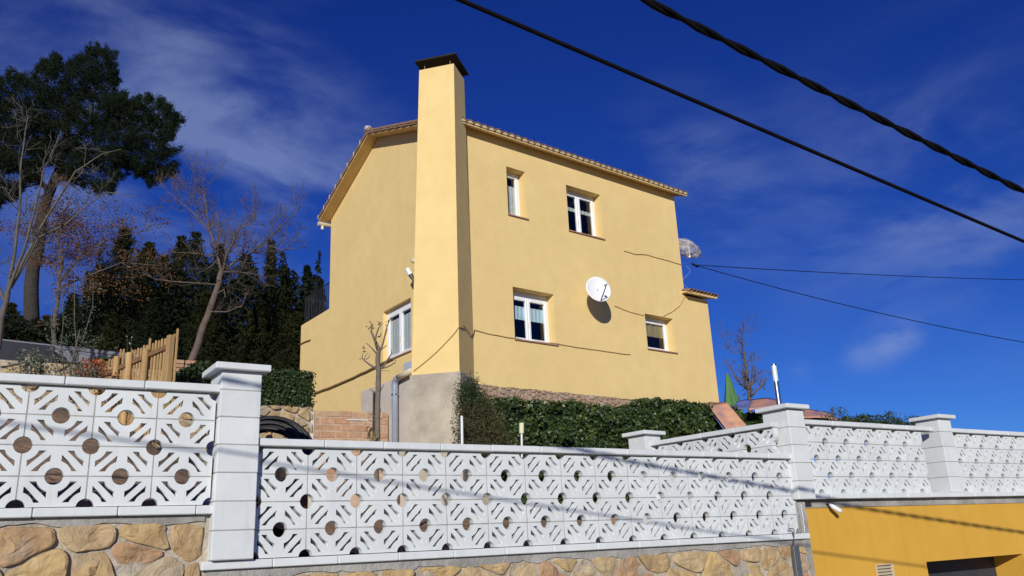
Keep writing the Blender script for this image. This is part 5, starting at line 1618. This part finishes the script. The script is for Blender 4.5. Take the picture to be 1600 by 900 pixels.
while x < 277:
    t = (x - 157) / 118
    yt = 566 - 46 * t + [0, 2, -1, 1][k % 4] * .8
    if abs(x - 190) < 3 or abs(x - 234) < 3 or x > 273: yt -= 8
    s, z = fs(x, yt)
    pw = .019
    m = MB().prism([FP(s - pw, .0, 3.3), FP(s + pw, .0, 3.3), FP(s + pw, .0, z - .02), FP(s, .0, z), FP(s - pw, .0, z - .02)], [FP(s - pw, -.018 * N_OUT, 3.3), FP(s + pw, -.018 * N_OUT, 3.3), FP(s + pw, -.018 * N_OUT, z - .02), FP(s, -.018 * N_OUT, z), FP(s - pw, -.018 * N_OUT, z - .02)])
    part('picket', m, M_wood, fence)
    x += 4.3 + t * .6; k += 1
# red brick stack behind the fence end
rb0 = at(281, 585, 14.5); FBk = Frame((rb0.x, rb0.y), 60)
bkst = thing('brick_stack', 'small stack of red perforated bricks behind the right end of the picket fence', 'bricks', Vector((rb0.x, rb0.y, rb0.z - .15)))
for i in range(5):
    for j in range(2):
        part('brick', MB().bbox(FBk, -.14 + j * .22, .06 + j * .22, -.1, .0, rb0.z - .1 + i * .075, rb0.z - .035 + i * .075, .006), M_brick, bkst)
# white flowers in front of the conifers
fl = random.Random(61)
for i, (x, y) in enumerate(((200, 525), (206, 527), (182, 543), (205, 545), (203, 548))):
    pass
m = MB()
for (x, y) in ((199, 525), (206, 527), (182, 543), (205, 545), (209, 550), (203, 537)):
    for j in range(5): leaf(m, at(x, y, 14) + Vector((fl.gauss(0, .012), 0, fl.gauss(0, .006))), .012, fl, (0, -.3, 1), .5)
wf_ = thing('flowering_weed', 'wiry weed with small white flower heads behind the picket fence', 'plant', at(200, 600, 14))
part('flower_heads', m, M_flower, wf_, recalc=False)
st = MB()
for (x, y) in ((199, 525), (206, 527), (182, 543), (205, 545)): st.tube([at(200, 600, 14), at((x + 200) / 2, (y + 600) / 2, 14), at(x, y, 14)], .003, 4)
part('stem', st, M_bark, wf_)

# ---------------------------------------------------------------- right of the house: parasol and sheets
pb0, pt0 = at(1146, 648, 22.5), at(1136, 583, 22.5)
par = thing('parasol', 'closed green parasol standing right of the house', 'parasol', pb0)
m = MB(); prof = [(0, .21), (.12, .22), (.3, .18), (.55, .125), (.8, .075), (.93, .045), (1, .012)]
seg = 30
for (t, r) in prof:
    c_ = pb0.lerp(pt0, t)
    for j in range(seg):
        a = 2 * math.pi * j / seg; q = r * (1 + .26 * math.cos(a * 5 + .5) * (1 - t * .6))
        m.v.append(c_ + Vector((math.cos(a) * q, math.sin(a) * q, 0)))
for i in range(len(prof) - 1):
    for j in range(seg): m.f.append((i * seg + j, i * seg + (j + 1) % seg, (i + 1) * seg + (j + 1) % seg, (i + 1) * seg + j))
part('canopy', m, M_parasol, par, smooth=True)
part('pole', MB().tube([pb0 - Vector((0, 0, 1.0)), pb0 + Vector((0, 0, .2))], .025, 8), M_steel, par)
def sheet(label, c00, c10, c11, c01, Ya, Yb, mat, curl=.0, bow=.0, n=14):
    def P(u, v_):
        x = (1 - u) * (1 - v_) * c00[0] + u * (1 - v_) * c10[0] + u * v_ * c11[0] + (1 - u) * v_ * c01[0]
        y = (1 - u) * (1 - v_) * c00[1] + u * (1 - v_) * c10[1] + u * v_ * c11[1] + (1 - u) * v_ * c01[1]
        y -= bow * math.sin(math.pi * u); y += 1.2 * noise.noise(Vector((u * 3, v_ * 3, c00[0])))
        return at(x, y, Ya + (Yb - Ya) * v_ + curl * math.sin(math.pi * u))
    m = MB().grid(P, n, 8)
    k = len(m.v); m.v += [p - Vector((0, 0, .02)) for p in m.v[:k]]; f0 = list(m.f)
    m.f += [tuple(k + q for q in f) for f in f0]
    nu, nv = n, 8
    rim = [a * nv for a in range(nu)] + [(nu - 1) * nv + b for b in range(1, nv)] + [a * nv + nv - 1 for a in range(nu - 2, -1, -1)] + [b for b in range(nv - 2, 0, -1)]
    for i in range(len(rim)):
        a, b = rim[i], rim[(i + 1) % len(rim)]; m.f.append((a, b, k + b, k + a))
    return single('warped_sheet', m, mat, label, 'sheet', P(.5, .5), 'faded sheets thrown over the hedge', smooth=True)
sheet('faded pinkish sheet slanting down over the ivy beside the house corner', (1136, 672), (1166, 664), (1135, 628), (1104, 629), 19.20, 20.00, M_tarp, .1)
sheet('narrow blue underside strip along the slanting pinkish sheet', (1134, 676), (1140, 672), (1112, 632), (1108, 640), 19.25, 20.00, M_tarpblue)
sheet('blue grey crumpled sheet between the parasol and the lamp pillar', (1143, 640), (1180, 638), (1177, 624), (1152, 627), 20.70, 21.50, M_tarpblue, .1, 1)
sheet('orange pink arched sheet just left of the lamp pillar', (1170, 640), (1222, 638), (1222, 626), (1174, 624), 20.30, 21.30, M_tarp, .1, 3)
sheet('orange arched sheet just right of the lamp pillar', (1255, 652), (1316, 658), (1300, 648), (1255, 640), 20.10, 21.10, M_tarp, .1, 3)
sheet('small blue folded sheet under the green parasol', (1140, 646), (1152, 652), (1154, 637), (1143, 634), 20.60, 21.00, M_tarpblue)
